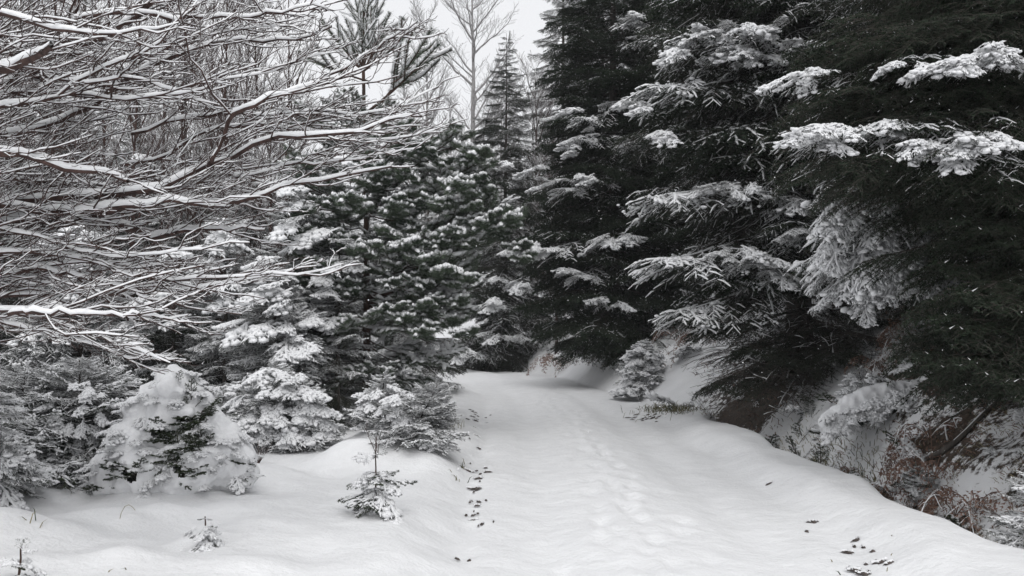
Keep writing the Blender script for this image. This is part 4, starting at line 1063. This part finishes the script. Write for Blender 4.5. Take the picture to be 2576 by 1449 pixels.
# ------------------------------------------------------------------ snow-covered beech boughs from the left
LIMBS = [
 (5.6, .018, [(0, 495), (100, 503), (200, 495), (300, 492), (380, 490), (430, 462), (480, 432), (528, 410), (611, 375), (708, 344), (809, 344), (900, 325), (1000, 300), (1060, 285)]),
 (5.5, .012, [(528, 410), (553, 360), (570, 310), (595, 280), (640, 262), (700, 240), (780, 215), (830, 195), (880, 165), (950, 120), (1010, 75), (1050, 60)]),
 (5.0, .026, [(-60, 380), (0, 389), (69, 399), (156, 427), (243, 430), (290, 445), (326, 455)]),
 (6.2, .016, [(-40, 337), (52, 337), (110, 322), (146, 309), (208, 278), (271, 236), (347, 180), (448, 139), (521, 111), (590, 101), (660, 101), (736, 104), (833, 66)]),
 (5.2, .013, [(-20, 285), (52, 260), (115, 260), (167, 226), (208, 194), (260, 174), (347, 139), (417, 90), (486, 17), (520, -20)]),
 (4.7, .015, [(-20, 25), (38, 35), (104, 62), (174, 75), (243, 83), (330, 82), (382, 76), (450, 60)]),
 (5.8, .012, [(120, 75), (167, 62), (226, 42), (295, 28), (347, 31), (451, 45), (521, 45), (625, 42), (694, 31), (781, 14), (810, 14), (840, 30)]),
 (4.6, .040, [(-80, 190), (0, 176), (52, 163), (100, 140), (134, 120)]),
 (5.4, .012, [(-20, 125), (52, 160), (104, 187), (149, 205), (208, 208), (278, 201), (347, 198), (417, 219), (486, 250), (545, 264)]),
 (5.9, .022, [(-30, 270), (40, 200), (100, 160), (149, 118), (165, 70), (198, 10), (210, -30)]),
 (6.0, .026, [(90, 190), (140, 118), (190, 108), (260, 92), (320, 60), (370, 20), (400, -20)]),
 (5.7, .012, [(-40, 715), (0, 697), (104, 673), (149, 659), (243, 661), (347, 669), (451, 663), (520, 666)]),
 (5.5, .011, [(60, 680), (104, 673), (208, 701), (312, 722), (347, 746), (417, 760), (486, 767)]),
 (6.0, .013, [(-40, 745), (0, 749), (70, 740), (163, 732), (260, 742), (326, 729), (390, 728), (451, 732), (555, 715), (660, 694), (700, 680)]),
 (5.2, .013, [(-40, 775), (0, 781), (69, 777), (174, 819), (243, 847), (312, 871), (382, 888), (424, 916)]),
 (5.5, .012, [(-40, 800), (0, 812), (69, 819), (139, 843), (243, 867), (347, 906), (400, 905)]),
 (5.0, .010, [(20, 790), (97, 784), (208, 788), (347, 795), (469, 798)]),
 (6.1, .015, [(250, 545), (305, 569), (347, 579), (385, 604), (434, 586), (503, 576), (590, 578), (660, 576)]),
 (5.8, .018, [(-40, 560), (45, 555), (174, 555), (201, 552), (243, 541), (347, 517), (451, 500), (521, 506), (573, 510), (640, 500), (690, 482), (740, 455), (800, 450), (900, 445), (980, 420)]),
 (5.3, .010, [(-30, 570), (0, 576), (69, 593), (174, 617), (278, 645), (382, 645), (503, 624), (560, 630)]),
 (5.5, .020, [(-60, 525), (40, 520), (140, 535), (250, 530), (350, 520), (430, 505), (500, 512), (560, 518), (600, 505), (650, 498)]),
 (6.4, .009, [(300, 420), (400, 400), (520, 330), (640, 310), (760, 330), (880, 350), (1000, 352), (1090, 330), (1130, 300)]),
 (6.3, .009, [(330, 340), (450, 300), (560, 280), (680, 290), (800, 280), (920, 290), (1020, 260), (1110, 215)]),
 (6.6, .008, [(500, 440), (600, 440), (700, 420), (800, 405), (900, 400), (990, 380), (1060, 370)]),
 (6.0, .010, [(-30, 440), (80, 455), (200, 460), (300, 470), (420, 470), (520, 460), (620, 440), (720, 420)]),
 (5.4, .011, [(-30, 620), (100, 640), (220, 650), (330, 690), (450, 700), (560, 700), (660, 690), (770, 690), (860, 670)]),
 (5.6, .010, [(-30, 235), (90, 230), (200, 240), (320, 250), (430, 240), (520, 215), (640, 190), (760, 150), (850, 130)]),
 (5.9, .010, [(-30, 75), (80, 95), (200, 140), (330, 150), (450, 120), (560, 80), (640, 70), (730, 60)]),
]
rng = np.random.default_rng(55)
def resample(P_, n):
    P_ = np.asarray(P_); d = np.concatenate([[0], np.cumsum(np.linalg.norm(np.diff(P_, axis=0), axis=1))])
    t = np.linspace(0, d[-1], n); return np.stack([np.interp(t, d, P_[:, i]) for i in range(3)], 1)
tx, ty = -4.3, 5.6
tz = float(zg(tx, ty))
beech = thing('beech_tree', 'big beech outside the left edge reaching snow-lined bare boughs across the picture', 'beech tree', (tx, ty, tz))
tb, Pt = trunk_mesh(rng, 9.5, .20, .05, .0, 'twig', 20, 14, .03); obj('trunk', tb.mesh('trunk'), beech)
org = np.array([tx, ty, tz])
SWt = lambda C, w: rng.uniform(.55, 1.3, C.shape[:2]) * w
def limb_obj(C, r, n2=13, keepd=None, sp=(.35, .95)):
    N = len(C); C = C + rng.normal(size=C.shape) * .008
    b = Buf(); tap = np.linspace(1, .22, N)
    b.tubes(C - org, r * tap, 7, 'twig')
    L = np.linalg.norm(C[-1] - C[0])
    lo = obj('limb', b.mesh('limb'), beech)
    bs_ = Buf(); e = rng.uniform(.75, 1.25, N) * (r * tap * .92 + .005); e[0] *= .5; e[-1] *= .5
    bs_.ridges(C - org, e, e * 1.5, r * tap * .85, 'snow', 8)
    bt = Buf()
    c2, l2, t2_ = spawn(rng, C[None], max(4, int(n2 * .52 * L)), .05, .98, lambda t: (.85 / max(L, .8)) * (1 - .72 * t), sp, (-.22, .28), 8, .28, .10, wob=.035)
    c2[:, :, 1] = c2[:, :1, 1] + (c2[:, :, 1] - c2[:, :1, 1]) * .8
    bt.tubes(c2 - org, (.0030 + .0046 * l2)[:, None] * np.linspace(1.15, .45, 8), 4, 'twig')
    e = SWt(c2, .0040) + .0018 * l2[:, None]; e *= np.where(rng.random(e.shape) < .12, .2, 1); e[:, -1] *= .4; bs_.ridges(c2 - org, e, e * 1.7, .0045, 'snow', 6)
    c3, l3, t3_ = spawn(rng, c2, 6, .1, .97, lambda t: .42 * (1 - .5 * t), (.4, 1.0), (-.28, .40), 6, .2, .08, wob=.05, keep=.6)
    bt.tubes(c3 - org, (.0021 + .0024 * l3)[:, None] * np.linspace(1.1, .6, 6), 3, 'twig')
    on = rng.random(len(c3)) < .7; e = SWt(c3[on], .0032); e[:, -1] *= .4; bs_.ridges(c3[on] - org, e, e * 1.6, .0032, 'snow', 4)
    c4, l4, t4_ = spawn(rng, c3, 5, .15, 1.0, lambda t: .30 + 0 * t, (.5, 1.15), (-.3, .6), 4, .1, .05, wob=.05, keep=.2)
    bt.tubes(c4 - org, np.full((len(c4), 4), .0019), 3, 'twig')
    on = rng.random(len(c4)) < .35; e = SWt(c4[on], .0030); bs_.ridges(c4[on] - org, e, e, .0015, 'snow', 4)
    to = obj('twigs', bt.mesh('twigs'), lo, kind='stuff'); so = obj('snow', bs_.mesh('snow'), lo)
    return c2
for (d, r, pts) in LIMBS:
    w = np.array([P(u, v, d + .25 * math.sin(i * .9 + d * 7) * (.3 + .08 * i) + .0 * i) for i, (u, v) in enumerate(pts)])
    if pts[0][0] <= 0:
        w[0, 2] = w[1, 2] + (w[0, 2] - w[1, 2]) * .3
        z0 = w[0, 2] - .35
        a = np.array([tx + .15, ty, max(z0, tz + .7)]); w = np.concatenate([[a, a * .5 + w[0] * .5 + np.array([0, 0, .02])], w])
    limb_obj(resample(w, 22), r * (1.6 if r > .0145 else 1.3))
# more boughs behind, further round the trunk
for i in range(14):
    v0 = rng.uniform(-60, 860); d = rng.uniform(5.6, 7.8); sl_ = (430 - v0) / 430 * .34 + rng.normal() * .08
    Lp = rng.uniform(400, 700) * (1 - .28 * abs(v0 - 350) / 400)
    us = np.linspace(-150, -150 + Lp, 9); vs_ = v0 - sl_ * (us + 150) * .55 - 40 * np.sin((us + 150) / Lp * 3.0) + 16 * np.sin(us * .02 + i)
    w = np.array([P(a_, b__, d + .3 * math.sin(j * .7 + i)) for j, (a_, b__) in enumerate(zip(us, vs_))])
    w = np.concatenate([[[tx + .1, ty, max(tz + .6, w[0, 2] - .3)]], w])
    limb_obj(resample(w, 20), rng.uniform(.007, .012), n2=10)

# ------------------------------------------------------------------ leafless trees
def bare_tree_meshes(seed, H, r0, n1=26, t0=.25, spread=.34, ang=(.6, 1.0), zc=.18, twig=.004, snow=.006, n2=9, n3=6, lean=0, bark='twig', fine=True):
    rng = np.random.default_rng(seed)
    tb, Pt = trunk_mesh(rng, H, r0, .008, lean, bark, 22, 8, .02)
    c1, l1, t1_ = spawn(rng, Pt[None], n1, t0, .97, lambda t: spread * (1.05 - .75 * t), ang, (-.1, .25), 9, .0, zc, radial=True, wob=.02)
    cr = Buf(); sn = Buf()
    cr.tubes(c1, (r0 * .42 * (l1 / l1.max()) + .003)[:, None] * np.linspace(1, .25, 9), 5, bark)
    e = rng.uniform(.6, 1.2, c1.shape[:2]) * (snow * 1.6); sn.ridges(c1, e, e, .008, 'snow', 4)
    c2, l2, _ = spawn(rng, c1, n2, .2, .97, lambda t: .45 * (1.1 - .6 * t), (.4, .9), (-.1, .4), 6, .1, .08, wob=.03)
    cr.tubes(c2, (twig * .8 + .004 * l2)[:, None] * np.linspace(1, .4, 6), 3, bark)
    on = rng.random(len(c2)) < .8; e = rng.uniform(.5, 1.2, c2[on].shape[:2]) * snow; sn.ridges(c2[on], e, e, .003, 'snow', 4)
    c3, l3, _ = spawn(rng, c2, n3, .2, 1.0, lambda t: .40 + 0 * t, (.4, .9), (-.15, .4), 4, .1, .05, wob=.04)
    cr.tubes(c3, np.full((len(c3), 4), twig * .6), 3, bark)
    on = rng.random(len(c3)) < .6; e = rng.uniform(.5, 1.2, c3[on].shape[:2]) * snow * .8; sn.ridges(c3[on], e, e, .002, 'snow', 4)
    return tb.mesh('trunk'), cr.mesh('crown'), sn.mesh('crown_snow')
def bare_tree(label, base, meshes, rz=0, sc=1, name='bare_tree', cat='bare tree', group=None):
    root = thing(name, label, cat, base, rz, group)
    root.scale = (sc, sc, sc)
    obj('trunk', meshes[0], root); c = obj('crown', meshes[1], root); obj('snow', meshes[2], c)
    return root
m_far1 = bare_tree_meshes(801, 22, .26, 34, .22, .24, (.7, 1.1), .22, .014, .016, 9, 6, bark='frost_haze')
m_far2 = bare_tree_meshes(802, 20, .22, 30, .25, .22, (.5, .9), .25, .014, .016, 9, 6, bark='frost_haze')
m_sap = [bare_tree_meshes(810 + i, 7.5, .05, 28, .12, .26, (.35, .7), .18, .0042, .0055, 8, 6) for i in range(2)]
m_fan = bare_tree_meshes(820, 8.0, .06, 24, .15, .42, (.35, .75), .10, .006, .009, 9, 6)
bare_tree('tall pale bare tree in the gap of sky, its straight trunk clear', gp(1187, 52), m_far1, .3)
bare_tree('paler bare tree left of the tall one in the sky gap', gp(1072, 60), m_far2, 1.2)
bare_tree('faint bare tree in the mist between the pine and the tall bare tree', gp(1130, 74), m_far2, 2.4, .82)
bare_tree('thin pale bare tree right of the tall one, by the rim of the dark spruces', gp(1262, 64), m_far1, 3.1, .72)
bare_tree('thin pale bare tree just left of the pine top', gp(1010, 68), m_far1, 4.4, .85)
bare_tree('bare snow-lined tree fanning out in front of the grey-green spruce', gp(1400, 33), m_fan, .5, 1.0)
bare_tree('leafless tree leaning among the spruces behind the fanned one', gp(1350, 38), m_fan, 2.5, 1.35)
saps = [(330, 15.5, .95), (450, 18, 1.1), (560, 16.8, 1.05), (640, 20, 1.25), (720, 22, 1.3), (250, 18, 1.2), (120, 17, 1.2), (40, 20, 1.3), (735, 25, 1.1), (400, 23, 1.5), (520, 25, 1.6), (680, 15.2, .72), (180, 23, 1.5), (610, 28, 1.7), (-60, 18, 1.3)]
desc = ['behind the thick beech limb', 'behind the upper beech twigs', 'above the spaced sapling', 'between the saplings and the sky', 'nearest the sky gap', 'above the white-boughed spruce', 'at the upper left', 'at the far upper left', 'against the sky left of the pine top', 'deep behind the beech', 'deep behind the spaced sapling', 'short one over the broad small spruce', 'deep at the upper left', 'farthest back, left of the pine', 'at the left edge']
for i, (u, d, sc) in enumerate(saps):
    bare_tree('leafless pinkish-brown birch sapling ' + desc[i], gp(u, d), m_sap[i % 2], i * 1.7, sc, 'birch_sapling', 'birch sapling', 'leafless birches behind the beech boughs')

# ------------------------------------------------------------------ forest behind
def far_spruce_mesh(seed, H=16, R=2.6, n=150):
    rng = np.random.default_rng(seed); b = Buf()
    for i in range(n):
        f = .05 + .93 * (i / n); L = R * (1 - f) ** .75 * rng.uniform(.75, 1.15) + .25
        mx = Matrix.Translation((0, 0, f * H)) @ Euler((0, .12 - .35 * f + rng.normal() * .1, i * 2.4)).to_matrix().to_4x4() @ Matrix.Scale(L / 2.2, 4)
        b.merge(FB[rng.integers(3)], mx)
    tb, _ = trunk_mesh(rng, H, .2, .02)
    return tb.mesh('trunk'), b.mesh('crown')
FS = [far_spruce_mesh(880 + i, 16, 2.5 + .4 * i) for i in range(2)]
far = []
rng = np.random.default_rng(66)
def addfar(u, d, sc, lab):
    bs = gp(u, d); root = thing('spruce_tree', lab, 'spruce tree', bs, rng.random() * 6, 'spruces standing farther back in the forest')
    root.scale = (sc, sc, sc)
    m_ = FS[rng.integers(2)]; obj('trunk', m_[0], root); obj('crown', m_[1], root)
row = [  # right side, behind the dark spruces
    (2300, 16.5, .95, 'dark spruce in the shade right behind the white hanging boughs'), (2560, 15, 1.0, 'dark spruce filling the shade behind the near boughs at the right edge'), (2450, 20, 1.1, 'second-row spruce seen black between the near boughs'), (2750, 14, 1.0, 'dark spruce just outside the right edge'),
    (2180, 23, 1.1, 'spruce behind the thin dark spruce on the bank'), (2000, 26, 1.15, 'spruce hidden behind the crown of the largest spruce'), (1720, 33, 1.1, 'spruce seen between the bend spruce and the largest spruce'), (1900, 36, 1.2, 'high spruce far behind the largest spruce'),
    (1600, 40, 1.25, 'high spruce behind the top of the bend spruce'), (1520, 50, 1.1, 'far spruce at the right rim of the sky gap'), (2650, 24, 1.2, 'spruce of the back row at the right edge'),
    # left side
    (1020, 42, .50, 'low far spruce under the pale bare tree'), (930, 40, .48, 'far spruce behind the pine crown'), (880, 33, .46, 'far spruce left of the pine trunk'), (800, 40, .50, 'far spruce under the leafless birches, right part'), (700, 34, .62, 'far spruce under the leafless birches, middle part'),
    (580, 36, .75, 'far spruce under the leafless birches, left part'), (460, 32, .8, 'back-row spruce behind the beech twigs, right'), (340, 30, .85, 'back-row spruce behind the beech twigs, middle'), (200, 27, .85, 'back-row spruce behind the beech twigs, left'), (60, 26, .9, 'back-row spruce at the upper left'), (-120, 24, .9, 'back-row spruce outside the left edge'),
    (1105, 60, .55, 'misty low spruce at the foot of the bare trees, left'), (1180, 58, .62, 'misty low spruce at the foot of the bare trees, middle'), (1240, 50, .62, 'misty low spruce at the foot of the bare trees, right'), (1340, 56, .80, 'misty spruce behind the grey-green one'),
    (1060, 70, .6, 'mist-pale spruce farthest back, left'), (1150, 78, .62, 'mist-pale spruce farthest back, middle'), (1220, 72, .62, 'mist-pale spruce farthest back, right')]
for r_ in row: addfar(*r_)

# ------------------------------------------------------------------ falling snow
rng = np.random.default_rng(99); b = Buf(); n = 9000
y = rng.uniform(2.0, 30, n); x = (rng.random(n) - .5) * y * 1.5; z = EYE + (rng.random(n) - .42) * y * .85
ok = (z > zg(x, y) + .1) & (z < 16)
x, y, z = x[ok], y[ok], z[ok]; n = len(x)
r = rng.uniform(.0016, .0038, n) * np.clip(y / 12, .55, 1.35)
o8 = np.array([[1, 0, 0], [-1, 0, 0], [0, 1, 0], [0, -1, 0], [0, 0, 1], [0, 0, -1]], float)
V = np.stack([x, y, z], 1)[:, None] + o8[None] * r[:, None, None] * rng.uniform(.6, 1.3, (n, 6, 1))
i0 = b.verts(V); f8 = np.array([[0, 2, 4], [2, 1, 4], [1, 3, 4], [3, 0, 4], [2, 0, 5], [1, 2, 5], [3, 1, 5], [0, 3, 5]])
b.faces((f8[None] + i0 + np.arange(n)[:, None, None] * 6).reshape(-1, 3), 'flake')
obj('falling_snow', b.mesh('falling_snow'), None, kind='stuff', label='small snowflakes falling through the air', category='snowflakes')

# ------------------------------------------------------------------ mist
bm_ = Buf(); x0, x1, y0, y1, z0, z1 = -95, 95, -30, 130, -4.5, 34
bm_.verts([(x0, y0, z0), (x1, y0, z0), (x1, y1, z0), (x0, y1, z0), (x0, y0, z1), (x1, y0, z1), (x1, y1, z1), (x0, y1, z1)])
bm_.faces([[0, 3, 2, 1], [4, 5, 6, 7], [0, 1, 5, 4], [1, 2, 6, 5], [2, 3, 7, 6], [3, 0, 4, 7]], 'snow')
hz = bm_.mesh('haze', False); hz.materials.clear()
hm = bpy.data.materials.new('haze'); hm.use_nodes = True; t = hm.node_tree; t.nodes.clear()
pv = t.nodes.new("ShaderNodeVolumePrincipled"); pv.inputs['Color'].default_value = (.92, .93, .95, 1); pv.inputs['Density'].default_value = 0.0006
oo = t.nodes.new("ShaderNodeOutputMaterial"); t.links.new(pv.outputs[0], oo.inputs['Volume'])
hz.materials.append(hm)
obj('haze', hz, None, kind='stuff')
_tri = sum(len(m.loops) - 2 * len(m.polygons) for m in bpy.data.meshes)
print('TRIS', _tri, 'OBJECTS', len(bpy.data.objects))
